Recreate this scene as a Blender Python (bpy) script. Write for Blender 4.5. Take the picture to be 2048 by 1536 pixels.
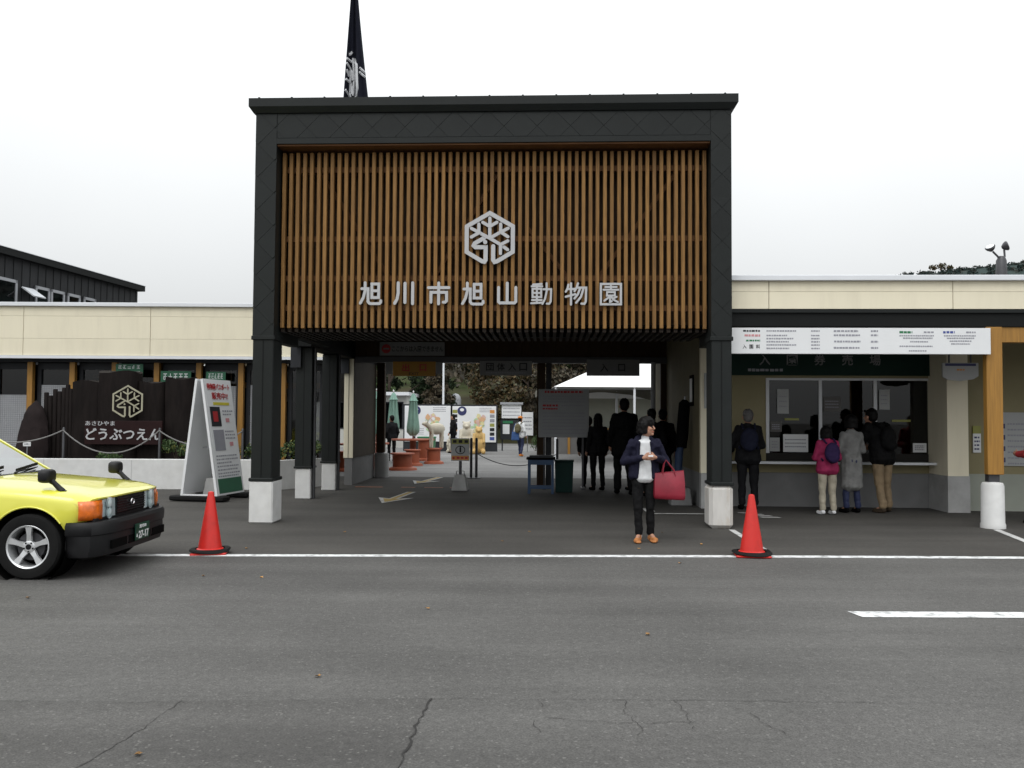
import bpy, bmesh, math, random
import numpy as np
from mathutils import Vector, Matrix, noise as mnoise

for o in list(bpy.data.objects): bpy.data.objects.remove(o)
scene = bpy.context.scene
COL = scene.collection
RAD = math.radians

# ------------------------------------------------------------------ camera
cam_data = bpy.data.cameras.new('camera')
cam = bpy.data.objects.new('camera', cam_data); COL.objects.link(cam)
cam.location = (0, 0, 1.55)
cam.rotation_euler = (Matrix.Rotation(math.pi/2 + math.atan(64/1750), 3, 'X') @ Matrix.Rotation(.006, 3, 'Z')).to_euler()
cam_data.sensor_width = 36.0
cam_data.lens = 36.0*1750/2048
cam_data.clip_start = .05; cam_data.clip_end = 2000
scene.camera = cam

# ------------------------------------------------------------------ sky, sun, exposure (bright overcast day)
world = bpy.data.worlds.new('World'); scene.world = world; world.use_nodes = True
wt = world.node_tree; wt.nodes.clear()
def wn(t, **k):
    n = wt.nodes.new(t)
    for a, b in k.items(): setattr(n, a, b)
    return n
SUN_EL, SUN_AZ = 52, 200
sky = wn('ShaderNodeTexSky', sky_type='NISHITA', sun_disc=False, sun_elevation=RAD(SUN_EL), sun_rotation=RAD(SUN_AZ), dust_density=4.0, air_density=1.0, ozone_density=1.0)
hs = wn('ShaderNodeHueSaturation'); hs.inputs['Saturation'].default_value = .10; hs.inputs['Value'].default_value = .22
wt.links.new(sky.outputs[0], hs.inputs['Color'])
tc = wn('ShaderNodeTexCoord'); sx = wn('ShaderNodeSeparateXYZ'); wt.links.new(tc.outputs['Generated'], sx.inputs[0])
mr = wn('ShaderNodeMapRange'); mr.inputs['From Min'].default_value = 0; mr.inputs['From Max'].default_value = 1
mr.inputs['To Min'].default_value = .80; mr.inputs['To Max'].default_value = 3.15          # overcast luminance: zenith about three times the horizon
wt.links.new(sx.outputs['Z'], mr.inputs['Value'])
# soft cloud mottling
cn = wn('ShaderNodeTexNoise'); cn.inputs['Scale'].default_value = 2.2; cn.inputs['Detail'].default_value = 5
wt.links.new(tc.outputs['Generated'], cn.inputs['Vector'])
cm = wn('ShaderNodeMapRange'); cm.inputs['To Min'].default_value = .90; cm.inputs['To Max'].default_value = 1.10
wt.links.new(cn.outputs[0], cm.inputs['Value'])
mu = wn('ShaderNodeMath', operation='MULTIPLY'); wt.links.new(mr.outputs[0], mu.inputs[0]); wt.links.new(cm.outputs[0], mu.inputs[1])
vm = wn('ShaderNodeVectorMath', operation='SCALE'); vm.inputs[0].default_value = (5.45, 5.60, 5.66)
wt.links.new(mu.outputs[0], vm.inputs['Scale'])
ad = wn('ShaderNodeVectorMath', operation='ADD'); wt.links.new(vm.outputs[0], ad.inputs[0]); wt.links.new(hs.outputs[0], ad.inputs[1])
bg = wn('ShaderNodeBackground'); bg.inputs['Strength'].default_value = .115
wo = wn('ShaderNodeOutputWorld')
wt.links.new(ad.outputs[0], bg.inputs['Color']); wt.links.new(bg.outputs[0], wo.inputs['Surface'])

sun_data = bpy.data.lights.new('sun', 'SUN'); sun_data.energy = .6; sun_data.angle = RAD(25); sun_data.color = (1, .97, .93)
sun = bpy.data.objects.new('sun', sun_data); COL.objects.link(sun)
_a, _e = RAD(SUN_AZ), RAD(SUN_EL)
sdir = Vector((math.sin(_a)*math.cos(_e), math.cos(_a)*math.cos(_e), math.sin(_e)))
sun.rotation_euler = sdir.to_track_quat('Z', 'Y').to_euler()
vs = scene.view_settings
vs.view_transform = 'Standard'; vs.look = 'None'; vs.exposure = 0; vs.gamma = 1; vs.use_curve_mapping = False
scene.cycles.max_bounces = 6; scene.cycles.diffuse_bounces = 3; scene.cycles.glossy_bounces = 3; scene.cycles.transmission_bounces = 6
scene.cycles.transparent_max_bounces = 8
scene.cycles.use_denoising = True
scene.render.filter_size = 1.8

# ------------------------------------------------------------------ materials
MATS = {}
def mat(name, col, rough=.6, var=.12, scale=6, bump=0, bscale=80, metal=0, stretch=(1, 1, 1), rnd=0, coat=0, dirt=None, damt=.3, dscale=2.5, spec=None, emit=0, island=None):
    m = bpy.data.materials.new(name); m.use_nodes = True; MATS[name] = m
    t = m.node_tree; N = t.nodes; L = t.links
    if spec is None: spec = .5 if max(col) > .07 else .16
    b = N['Principled BSDF']
    b.inputs['Roughness'].default_value = rough; b.inputs['Metallic'].default_value = metal
    b.inputs['Specular IOR Level'].default_value = spec
    if coat: b.inputs['Coat Weight'].default_value = coat; b.inputs['Coat Roughness'].default_value = .06
    co = N.new('ShaderNodeTexCoord'); mp = N.new('ShaderNodeMapping'); mp.inputs['Scale'].default_value = stretch
    oi = N.new('ShaderNodeObjectInfo')
    L.new(co.outputs['Object'], mp.inputs['Vector'])
    off = N.new('ShaderNodeVectorMath'); off.operation = 'SCALE'; off.inputs[0].default_value = (13.7, 7.3, 5.1)
    L.new(oi.outputs['Random'], off.inputs['Scale']); L.new(off.outputs[0], mp.inputs['Location'])
    nz = N.new('ShaderNodeTexNoise'); nz.inputs['Scale'].default_value = scale; nz.inputs['Detail'].default_value = 7
    L.new(mp.outputs[0], nz.inputs['Vector'])
    r = N.new('ShaderNodeMapRange'); r.inputs['From Min'].default_value = .3; r.inputs['From Max'].default_value = .7
    r.inputs['To Min'].default_value = 1-var; r.inputs['To Max'].default_value = 1+var
    L.new(nz.outputs[0], r.inputs['Value']); fac = r.outputs[0]
    if rnd:
        r2 = N.new('ShaderNodeMapRange'); r2.inputs['To Min'].default_value = 1-rnd; r2.inputs['To Max'].default_value = 1+rnd
        L.new(oi.outputs['Random'], r2.inputs['Value'])
        q = N.new('ShaderNodeMath'); q.operation = 'MULTIPLY'; L.new(fac, q.inputs[0]); L.new(r2.outputs[0], q.inputs[1]); fac = q.outputs[0]
    if island:
        ge = N.new('ShaderNodeNewGeometry'); ra = N.new('ShaderNodeValToRGB'); e = ra.color_ramp.elements
        e[0].position = 0; e[0].color = (*island[0], 1); e[1].position = 1; e[1].color = (*island[-1], 1)
        for k, c in enumerate(island[1:-1]):
            ne = e.new((k+1)/(len(island)-1)); ne.color = (*c, 1)
        L.new(ge.outputs['Random Per Island'], ra.inputs[0]); base = ra.outputs[0]
    else:
        rg = N.new('ShaderNodeRGB'); rg.outputs[0].default_value = (*col, 1); base = rg.outputs[0]
    sc = N.new('ShaderNodeVectorMath'); sc.operation = 'SCALE'; L.new(base, sc.inputs[0]); L.new(fac, sc.inputs['Scale'])
    outc = sc.outputs[0]
    if dirt:
        dn = N.new('ShaderNodeTexNoise'); dn.inputs['Scale'].default_value = dscale; dn.inputs['Detail'].default_value = 8; dn.inputs['Roughness'].default_value = .65
        L.new(mp.outputs[0], dn.inputs['Vector'])
        dr = N.new('ShaderNodeMapRange'); dr.inputs['From Min'].default_value = .48; dr.inputs['From Max'].default_value = .72; dr.inputs['To Max'].default_value = damt
        L.new(dn.outputs[0], dr.inputs['Value'])
        mx = N.new('ShaderNodeMix'); mx.data_type = 'RGBA'; L.new(dr.outputs[0], mx.inputs['Factor']); L.new(outc, mx.inputs['A']); mx.inputs['B'].default_value = (*dirt, 1)
        outc = mx.outputs['Result']
    L.new(outc, b.inputs['Base Color'])
    if emit:
        L.new(outc, b.inputs['Emission Color']); b.inputs['Emission Strength'].default_value = emit
    if bump:
        bn = N.new('ShaderNodeTexNoise'); bn.inputs['Scale'].default_value = bscale; bn.inputs['Detail'].default_value = 4
        L.new(mp.outputs[0], bn.inputs['Vector'])
        bp = N.new('ShaderNodeBump'); bp.inputs['Strength'].default_value = bump; bp.inputs['Distance'].default_value = .01
        L.new(bn.outputs[0], bp.inputs['Height']); L.new(bp.outputs[0], b.inputs['Normal'])
    return m

def asphalt(name, col, tint, agg=1.0):
    """worn asphalt: fine stone aggregate, broad tonal patches, tyre-polished bands along the road"""
    m = bpy.data.materials.new(name); m.use_nodes = True; t = m.node_tree; N = t.nodes; L = t.links; b = N['Principled BSDF']
    b.inputs['Roughness'].default_value = .88; b.inputs['Specular IOR Level'].default_value = .3
    co = N.new('ShaderNodeTexCoord')
    def nz(scale, det, st=(1, 1, 1), lo=.3, hi=.7, a=.8, c=1.2):
        mp = N.new('ShaderNodeMapping'); mp.inputs['Scale'].default_value = st; L.new(co.outputs['Object'], mp.inputs['Vector'])
        n = N.new('ShaderNodeTexNoise'); n.inputs['Scale'].default_value = scale; n.inputs['Detail'].default_value = det; L.new(mp.outputs[0], n.inputs['Vector'])
        r = N.new('ShaderNodeMapRange'); r.inputs['From Min'].default_value = lo; r.inputs['From Max'].default_value = hi; r.inputs['To Min'].default_value = a; r.inputs['To Max'].default_value = c
        L.new(n.outputs[0], r.inputs['Value']); return r.outputs[0], n.outputs[0]
    def mul(a, c):
        q = N.new('ShaderNodeMath'); q.operation = 'MULTIPLY'; L.new(a, q.inputs[0]); L.new(c, q.inputs[1]); return q.outputs[0]
    f1, _ = nz(.55, 6, (1, 1, 1), .3, .7, .80, 1.16)
    f2, _ = nz(1.3, 5, (.12, 1.6, 1), .3, .7, .85, 1.13)
    f3, h3 = nz(110, 3, (1, 1, 1), .3, .7, .72, 1.30)
    f4, _ = nz(18, 6, (1, 1, 1), .3, .7, .90, 1.10)
    fac = mul(mul(f1, f2), mul(f3, f4))
    vo = N.new('ShaderNodeTexVoronoi'); vo.inputs['Scale'].default_value = 85; L.new(co.outputs['Object'], vo.inputs['Vector'])
    sp = N.new('ShaderNodeSeparateColor'); L.new(vo.outputs['Color'], sp.inputs[0])
    cr = N.new('ShaderNodeMapRange'); cr.inputs['From Min'].default_value = .955; cr.inputs['From Max'].default_value = 1; cr.inputs['To Max'].default_value = .55*agg
    L.new(sp.outputs[0], cr.inputs['Value'])
    sc = N.new('ShaderNodeVectorMath'); sc.operation = 'SCALE'; sc.inputs[0].default_value = col; L.new(fac, sc.inputs['Scale'])
    mx = N.new('ShaderNodeMix'); mx.data_type = 'RGBA'; L.new(cr.outputs[0], mx.inputs['Factor']); L.new(sc.outputs[0], mx.inputs['A']); mx.inputs['B'].default_value = (*tint, 1)
    L.new(mx.outputs['Result'], b.inputs['Base Color'])
    bp = N.new('ShaderNodeBump'); bp.inputs['Strength'].default_value = .45; bp.inputs['Distance'].default_value = .006; L.new(h3, bp.inputs['Height']); L.new(bp.outputs[0], b.inputs['Normal'])
    MATS[name] = m; return m

def glass(name, tint=(.9, .95, .95), rough=.02, alpha=.25):
    """window glass: mostly see-through with a real mirror reflection"""
    m = bpy.data.materials.new(name); m.use_nodes = True; t = m.node_tree; N = t.nodes; L = t.links
    N.remove(N['Principled BSDF']); out = N['Material Output']
    tr = N.new('ShaderNodeBsdfTransparent'); tr.inputs[0].default_value = (*tint, 1)
    gl = N.new('ShaderNodeBsdfGlossy'); gl.inputs['Roughness'].default_value = rough
    fr = N.new('ShaderNodeFresnel'); fr.inputs[0].default_value = 1.5
    mp = N.new('ShaderNodeMath'); mp.operation = 'MULTIPLY_ADD'; mp.inputs[1].default_value = 1.2; mp.inputs[2].default_value = alpha*.1
    L.new(fr.outputs[0], mp.inputs[0])
    gb = N.new('ShaderNodeNewGeometry'); fm_ = N.new('ShaderNodeMath'); fm_.operation = 'SUBTRACT'; fm_.inputs[0].default_value = 1; L.new(gb.outputs['Backfacing'], fm_.inputs[1])
    f2 = N.new('ShaderNodeMath'); f2.operation = 'MULTIPLY'; f2.use_clamp = True; L.new(mp.outputs[0], f2.inputs[0]); L.new(fm_.outputs[0], f2.inputs[1])
    mx = N.new('ShaderNodeMixShader'); L.new(f2.outputs[0], mx.inputs[0]); L.new(tr.outputs[0], mx.inputs[1]); L.new(gl.outputs[0], mx.inputs[2])
    L.new(mx.outputs[0], out.inputs['Surface']); MATS[name] = m; return m

asphalt('asphalt_road', (.093, .0905, .0865), (.20, .195, .185))
asphalt('asphalt_court', (.061, .0575, .0525), (.14, .135, .125), .8)
asphalt('asphalt_patch', (.081, .0785, .075), (.18, .175, .165), 1.2)
asphalt('plaza', (.17, .168, .165), (.30, .29, .28), .6)
mat('road_paint', (.72, .73, .73), .7, .10, 9, .3, 90, dirt=(.10, .10, .10), damt=.85, dscale=11)
mat('road_paint_worn', (.60, .60, .59), .7, .12, 9, .3, 90, dirt=(.08, .08, .08), damt=.8, dscale=9)
mat('road_paint_yellow', (.48, .33, .08), .7, .12, 9, .3, 90, dirt=(.08, .07, .06), damt=.5, dscale=9)
mat('road_paint_orange', (.34, .12, .05), .7, .15, 9, dirt=(.06, .05, .05), damt=.8, dscale=7)
mat('tar', (.034, .033, .032), .7, .15)
mat('clad', (.0092, .0115, .0112), .55, .12, 3, .10, 30, rnd=.08, spec=.28)
mat('clad_dark', (.006, .007, .007), .6, .10, 3, .05, 30, spec=.2)
mat('black', (.003, .003, .003), .8, .1, spec=.05)
mat('rubber', (.009, .009, .009), .75, .15, 12, .1)
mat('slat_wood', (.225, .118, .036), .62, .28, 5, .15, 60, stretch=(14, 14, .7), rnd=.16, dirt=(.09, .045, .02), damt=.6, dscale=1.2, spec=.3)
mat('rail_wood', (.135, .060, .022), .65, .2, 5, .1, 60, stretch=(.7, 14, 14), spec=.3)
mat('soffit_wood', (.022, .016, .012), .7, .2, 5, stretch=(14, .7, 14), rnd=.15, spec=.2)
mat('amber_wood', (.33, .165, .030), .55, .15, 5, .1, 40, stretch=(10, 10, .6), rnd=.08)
mat('passage_brown', (.075, .060, .045), .7, .12, 5, spec=.2)
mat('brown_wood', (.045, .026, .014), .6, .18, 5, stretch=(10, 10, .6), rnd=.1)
mat('plinth_white', (.66, .66, .65), .75, .06, 7, .12, 50, dirt=(.45, .43, .39), damt=.22, dscale=3.2)
mat('plinth_stain', (.62, .60, .57), .75, .06, 7, .12, 50, dirt=(.40, .30, .19), damt=.75, dscale=2.2, stretch=(2.2, 2.2, .55))
mat('concrete', (.40, .40, .395), .82, .10, 5, .18, 40, dirt=(.22, .21, .20), damt=.45, dscale=2.0)
mat('concrete_dark', (.19, .19, .19), .82, .12, 5, .18, 40, dirt=(.10, .10, .10), damt=.4)
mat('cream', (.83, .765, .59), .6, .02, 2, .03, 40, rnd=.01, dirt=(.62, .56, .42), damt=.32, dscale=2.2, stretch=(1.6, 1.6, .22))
mat('cream_shaded', (.27, .235, .125), .65, .05, 3, .03, 40, dirt=(.36, .31, .2), damt=.3)  # cream wall with the shade under the porch put into its colour
mat('metal_white', (.74, .76, .79), .4, .03, 3)
mat('frame_grey', (.33, .34, .36), .45, .05, 3)
mat('dark_frame', (.035, .037, .042), .45, .1, 3)
mat('steel', (.30, .31, .32), .35, .1, 5, metal=.8)
mat('steel_dark', (.07, .07, .075), .45, .1, 5, metal=.5)
mat('letter', (.46, .463, .475), .45, .04, 6, spec=.4)
mat('white', (.76, .77, .78), .5, .03, 4)
mat('sign_white', (.78, .79, .80), .5, .02, 3)
mat('sign_grey', (.42, .43, .43), .55, .04, 4)
mat('sign_mid', (.36, .37, .38), .6, .05, 4, spec=.2)
mat('sign_shaded', (.23, .23, .235), .6, .05, 4, spec=.2)  # pale sign colour with the passage shade painted in
mat('cream_olive_shade', (.17, .15, .095), .75, .08, 4, spec=.2)  # cream passage wall, its shade put into the olive colour
mat('concrete_shaded', (.20, .20, .20), .85, .12, 5, .15, 40, dirt=(.11, .11, .11), damt=.4, spec=.2)  # concrete darkened, porch and passage shade put into its colour
mat('ink', (.03, .03, .035), .6, .05)
mat('ink_soft', (.30, .30, .34), .6, .05)
mat('ink_red', (.42, .02, .025), .55, .05)
mat('ink_pink', (.62, .28, .30), .55, .05)
mat('ink_green', (.02, .17, .07), .5, .05)
mat('ink_blue', (.05, .08, .30), .5, .05)
mat('ink_navy', (.03, .035, .12), .5, .05)
mat('ink_yellow', (.60, .52, .04), .5, .05)
mat('ink_olive', (.30, .30, .07), .5, .08)
mat('ink_orange', (.62, .26, .06), .5, .05)
mat('ink_lightgreen', (.36, .58, .28), .5, .08)
mat('map_green', (.45, .62, .38), .5, .08)
mat('map_orange', (.70, .42, .24), .5, .08)
mat('map_pink', (.70, .48, .42), .5, .08)
mat('map_yellow', (.72, .66, .36), .5, .08)
mat('sign_green', (.012, .105, .05), .5, .06)
mat('sign_green_dark', (.008, .030, .022), .5, .06)
mat('sign_yellow', (.36, .17, .008), .5, .06)
mat('monument', (.010, .0072, .0066), .78, .3, 4, .5, 14, stretch=(3, 3, .6), dirt=(.02, .015, .013), damt=.4)
mat('rock', (.022, .016, .016), .85, .35, 3, .8, 9)
mat('monument_board', (.020, .008, .008), .7, .15, 4)
mat('emblem_gold', (.38, .36, .26), .5, .1, 5)
mat('rope', (.20, .195, .19), .8, .1, 20)
mat('soil', (.03, .022, .016), .95, .3, 8, .6, 12)
mat('cone_red', (.62, .022, .016), .42, .06, 5, dirt=(.30, .02, .015), damt=.5, dscale=5)
mat('flag_navy', (.008, .009, .017), .85, .12, 6)
mat('flag_white', (.55, .56, .58), .85, .05, 6)
mat('siding_dark', (.030, .031, .033), .6, .12, 2, stretch=(1, 1, 1))
mat('mesh_white', (.46, .47, .49), .6, .06, 8)
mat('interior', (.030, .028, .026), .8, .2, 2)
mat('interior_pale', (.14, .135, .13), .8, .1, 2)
glass('glass_clear'); glass('glass_dark', (.45, .46, .47), alpha=0); glass('glass_car', (.6, .68, .68), .01, 3.2)
mat('taxi_yellow', (.74, .715, .075), .30, .015, 2, coat=1.0, spec=.5)
mat('taxi_black', (.010, .010, .011), .5, .08, 6, .03, 90, spec=.3)
mat('taxi_gloss', (.012, .012, .013), .22, .05)
mat('alloy', (.70, .71, .72), .28, .04, 5, metal=.55)
mat('chrome', (.8, .8, .82), .12, .02, metal=1)
mat('lamp_silver', (.62, .64, .66), .25, .08, metal=.15)
mat('lamp_lens', (.88, .89, .90), .12, .02, coat=.6)
mat('lamp_amber', (.72, .15, .010), .22, .25, 26, .2, 60, coat=.8)
mat('plate_green', (.012, .055, .035), .45, .05)
mat('skin', (.42, .22, .145), .55, .06, 12)
mat('skin_shade', (.36, .18, .12), .55, .06, 12)
mat('hair', (.004, .0035, .0035), .55, .3, 40, .3, 60, stretch=(1, 1, .2))
mat('hair_grey', (.11, .105, .105), .6, .3, 40, .3, 60)
for nm, c in dict(navy=(.010, .010, .024), shirt=(.66, .67, .68), trouser_black=(.006, .006, .0065), tan=(.42, .165, .05), bag_red=(.23, .010, .026), jacket_black=(.004, .004, .0045),
                  magenta=(.30, .012, .075), purple=(.028, .016, .06), cream_cloth=(.40, .36, .28), coat_grey=(.19, .19, .185), jeans=(.018, .026, .075), khaki=(.23, .165, .095),
                  charcoal=(.009, .009, .0105), backpack_navy=(.012, .014, .030), red_cloth=(.38, .03, .035), orange_cloth=(.55, .17, .02), olive=(.10, .085, .04), blue_cloth=(.03, .08, .22), brown_cloth=(.045, .033, .022)).items():
    mat(nm, c, .78 if nm != 'bag_red' else .45, .14, 9, .12, 70)
mat('umbrella_green', (.20, .34, .28), .8, .10, 6, .1, 40)
mat('bench_orange', (.30, .070, .028), .6, .14, 5, .08, 40, dirt=(.22, .06, .03), damt=.4)
mat('table_blue', (.018, .055, .13), .5, .12, 5)
mat('bin_green', (.006, .028, .024), .5, .12, 5)
mat('tarp_blue', (.012, .03, .075), .7, .2, 5)
mat('tent', (.80, .80, .79), .6, .02, 3)
mat('canopy_shade', (.13, .125, .10), .8, .1, 3)  # white tent cloth with the underside shade put into its colour
mat('bark', (.055, .042, .034), .9, .3, 8, .6, 20, stretch=(3, 3, .5))
mat('leaf_dark', None or (.03, .05, .02), .7, .2, island=[(.008, .014, .007), (.016, .028, .012), (.028, .042, .016)])
mat('leaf_autumn', (.1, .06, .02), .7, .2, island=[(.028, .022, .011), (.072, .045, .016), (.105, .066, .020), (.05, .05, .018), (.030, .034, .014)])
mat('leaf_brown', (.1, .06, .02), .7, .2, island=[(.026, .022, .015), (.050, .038, .022), (.068, .048, .024), (.040, .040, .022)])
mat('leaf_green', (.05, .09, .02), .7, .2, island=[(.02, .045, .012), (.04, .085, .02), (.075, .12, .03)])
mat('leaf_flower', (.05, .09, .02), .7, .2, island=[(.02, .05, .012), (.035, .075, .018), (.06, .10, .03), (.055, .09, .03), (.04, .08, .02), (.32, .30, .07)])
mat('leaf_fallen', (.32, .17, .05), .7, .2, rnd=.4)
mat('grass', (.040, .034, .018), .95, .35, .5, dirt=(.045, .075, .018), damt=.8, dscale=.09)
mat('hill_far', (.028, .045, .042), .95, .35, .05, dirt=(.06, .05, .04), damt=.6, dscale=.09)
mat('animal_white', (.50, .46, .37), .7, .08, 5)
mat('animal_dark', (.10, .085, .07), .7, .1, 5)
mat('animal_gold', (.52, .34, .12), .6, .12, 5)
mat('roof_grey', (.20, .19, .20), .7, .1, 3)
mat('wall_pale', (.50, .50, .47), .7, .05, 3)
mat('wall_greygreen', (.34, .36, .31), .7, .05, 3)

# ------------------------------------------------------------------ mesh builder
class MB:
    def __init__(s): s.v = []; s.f = []; s.mi = []; s.k = 0
    def face(s, pts):
        n = len(s.v); s.v += [tuple(p) for p in pts]; s.f.append(tuple(range(n, n+len(pts)))); s.mi.append(s.k)
    def add(s, vs, fs):
        n = len(s.v); s.v += [tuple(p) for p in vs]
        for f in fs: s.f.append(tuple(i+n for i in f)); s.mi.append(s.k)
        return s
    def box(s, x0, y0, z0, x1, y1, z1):
        return s.add([(x0, y0, z0), (x1, y0, z0), (x1, y1, z0), (x0, y1, z0), (x0, y0, z1), (x1, y0, z1), (x1, y1, z1), (x0, y1, z1)],
              [(0, 3, 2, 1), (4, 5, 6, 7), (0, 1, 5, 4), (1, 2, 6, 5), (2, 3, 7, 6), (3, 0, 4, 7)])
    def hexa(s, p):
        return s.add(p, [(0, 3, 2, 1), (4, 5, 6, 7), (0, 1, 5, 4), (1, 2, 6, 5), (2, 3, 7, 6), (3, 0, 4, 7)])
    def tbox(s, a, b, z0, z1):
        return s.hexa([(a[0], a[1], z0), (a[2], a[1], z0), (a[2], a[3], z0), (a[0], a[3], z0), (b[0], b[1], z1), (b[2], b[1], z1), (b[2], b[3], z1), (b[0], b[3], z1)])
    def beam(s, p0, p1, w, h, up=(0, 0, 1)):
        p0, p1 = Vector(p0), Vector(p1); d = (p1-p0).normalized(); u = Vector(up)
        sd = d.cross(u).normalized(); u = sd.cross(d).normalized(); q = []
        for p in (p0, p1):
            for a, b in ((-1, -1), (1, -1), (1, 1), (-1, 1)): q.append(p+sd*a*w/2+u*b*h/2)
        return s.add(q, [(0, 3, 2, 1), (4, 5, 6, 7), (0, 1, 5, 4), (1, 2, 6, 5), (2, 3, 7, 6), (3, 0, 4, 7)])
    def tube(s, pts, r, n=8, cap=True, flat=None):
        pts = [Vector(p) for p in pts]; R = r if isinstance(r, (list, tuple)) else [r]*len(pts)
        rings = []; ref = None
        for i, p in enumerate(pts):
            d = (pts[min(i+1, len(pts)-1)]-pts[max(i-1, 0)]).normalized()
            if ref is None: ref = d.orthogonal().normalized()
            ref = (ref-d*ref.dot(d)); ref = ref.normalized() if ref.length > 1e-5 else d.orthogonal().normalized()
            b = d.cross(ref); rings.append([p+(ref*math.cos(2*math.pi*k/n)+b*math.sin(2*math.pi*k/n))*R[i] for k in range(n)])
        vs = [q for g in rings for q in g]; fs = []
        for i in range(len(rings)-1):
            for k in range(n): fs.append((i*n+k, i*n+(k+1) % n, (i+1)*n+(k+1) % n, (i+1)*n+k))
        if cap: fs += [tuple(range(n))[::-1], tuple(range((len(rings)-1)*n, len(rings)*n))]
        return s.add(vs, fs)
    def lathe(s, prof, n=24, c=(0, 0, 0), axis='z', cap=True):
        vs = []; fs = []
        for r, z in prof:
            for k in range(n):
                a = 2*math.pi*k/n; x, y = r*math.cos(a), r*math.sin(a)
                vs.append({'z': (c[0]+x, c[1]+y, c[2]+z), 'y': (c[0]+x, c[1]+z, c[2]+y), 'x': (c[0]+z, c[1]+x, c[2]+y)}[axis])
        for i in range(len(prof)-1):
            for k in range(n): fs.append((i*n+k, i*n+(k+1) % n, (i+1)*n+(k+1) % n, (i+1)*n+k))
        if cap: fs += [tuple(range(n))[::-1], tuple(range((len(prof)-1)*n, len(prof)*n))]
        return s.add(vs, fs)
    def ell(s, c, r, n=12, m=8, rot=None):
        vs = [];  fs = []; c = Vector(c)
        R = rot if rot is not None else Matrix.Identity(3)
        for j in range(m+1):
            t = math.pi*j/m
            for k in range(n):
                a = 2*math.pi*k/n; vs.append(c+R @ Vector((r[0]*math.sin(t)*math.cos(a), r[1]*math.sin(t)*math.sin(a), r[2]*math.cos(t))))
        for j in range(m):
            for k in range(n): fs.append((j*n+k, (j+1)*n+k, (j+1)*n+(k+1) % n, j*n+(k+1) % n))
        return s.add(vs, fs)
    def sell(s, c, r, e=.55, n=24, m=14):
        f = lambda t: math.copysign(abs(t)**e, t); k0 = len(s.v); s.ell((0, 0, 0), (1, 1, 1), n, m)
        for i in range(k0, len(s.v)):
            x, y, z = s.v[i]; s.v[i] = (c[0]+r[0]*f(x), c[1]+r[1]*f(y), c[2]+r[2]*f(z))
        return s
    def cap(s, p0, p1, r0, r1=None, n=10):
        """tapered capsule"""
        r1 = r0 if r1 is None else r1; p0, p1 = Vector(p0), Vector(p1); d = (p1-p0); l = d.length
        if l < 1e-6: return s.ell(p0, (r0,)*3)
        d /= l; pts = []; R = []
        for a in (-85, -55, -25): pts.append(p0+d*r0*math.sin(RAD(a))); R.append(r0*math.cos(RAD(a)))
        for a in (25, 55, 85): pts.append(p1+d*r1*math.sin(RAD(a))); R.append(r1*math.cos(RAD(a)))
        return s.tube(pts, R, n)
    def prism(s, poly, o, ux, uy, dn):
        """polygon (2d, ccw) in the frame o,ux,uy, thickened by vector dn"""
        o, ux, uy, dn = Vector(o), Vector(ux), Vector(uy), Vector(dn); n = len(poly)
        a = [o+ux*p[0]+uy*p[1] for p in poly]; b = [q+dn for q in a]
        return s.add(a+b, [tuple(range(n))[::-1], tuple(range(n, 2*n))]+[(i, (i+1) % n, n+(i+1) % n, n+i) for i in range(n)])
    def build(s, name, m, parent=None, loc=None, rotz=None, smooth=False, bevel=0, kind=None, weld=False):
        if kind is None and name in ('print', 'small_print', 'red_print', 'price_print'): kind = 'stuff'        # print too small to read
        me = bpy.data.meshes.new(name); me.from_pydata(s.v, [], s.f)
        ms = m if isinstance(m, (list, tuple)) else [m]
        for x in ms: me.materials.append(MATS[x])
        if len(ms) > 1: me.polygons.foreach_set('material_index', s.mi)
        bm = bmesh.new(); bm.from_mesh(me)
        if weld: bmesh.ops.remove_doubles(bm, verts=bm.verts, dist=1e-4)
        bmesh.ops.recalc_face_normals(bm, faces=bm.faces)
        if bevel: bmesh.ops.bevel(bm, geom=bm.edges[:], offset=bevel, segments=1, affect='EDGES', profile=.5)
        bm.to_mesh(me); bm.free()
        if smooth: me.shade_smooth(); me.set_sharp_from_angle(angle=RAD(smooth if smooth is not True else 40))
        return put(name, me, parent, loc, rotz, kind)

def put(name, me, parent=None, loc=None, rotz=None, kind=None):
    o = bpy.data.objects.new(name, me); COL.objects.link(o); o.parent = parent
    if loc is not None: o.location = loc
    if rotz is not None: o.rotation_euler = (0, 0, rotz)
    if kind: o['kind'] = kind
    return o
def tag(o, label, cat, group=None):
    o['label'] = label; o['category'] = cat
    if group: o['group'] = group
    return o
def thing(name, label, cat, loc=(0, 0, 0), rotz=0, group=None, parent=None):
    o = bpy.data.objects.new(name, None); COL.objects.link(o); o.empty_display_size = .2
    o.location = loc; o.rotation_euler = (0, 0, rotz); return tag(o, label, cat, group)
def BX(name, m, parent, x0, y0, z0, x1, y1, z1, bevel=0, kind=None):
    return MB().box(x0, y0, z0, x1, y1, z1).build(name, m, parent, bevel=bevel, kind=kind)
def arc(cx, cy, r, a0, a1, n=8): return [(cx+r*math.cos(RAD(a0+(a1-a0)*i/n)), cy+r*math.sin(RAD(a0+(a1-a0)*i/n))) for i in range(n+1)]
def rrect(x0, y0, x1, y1, r, n=4):
    return arc(x1-r, y0+r, r, -90, 0, n)+arc(x1-r, y1-r, r, 0, 90, n)+arc(x0+r, y1-r, r, 90, 180, n)+arc(x0+r, y0+r, r, 180, 270, n)

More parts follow.
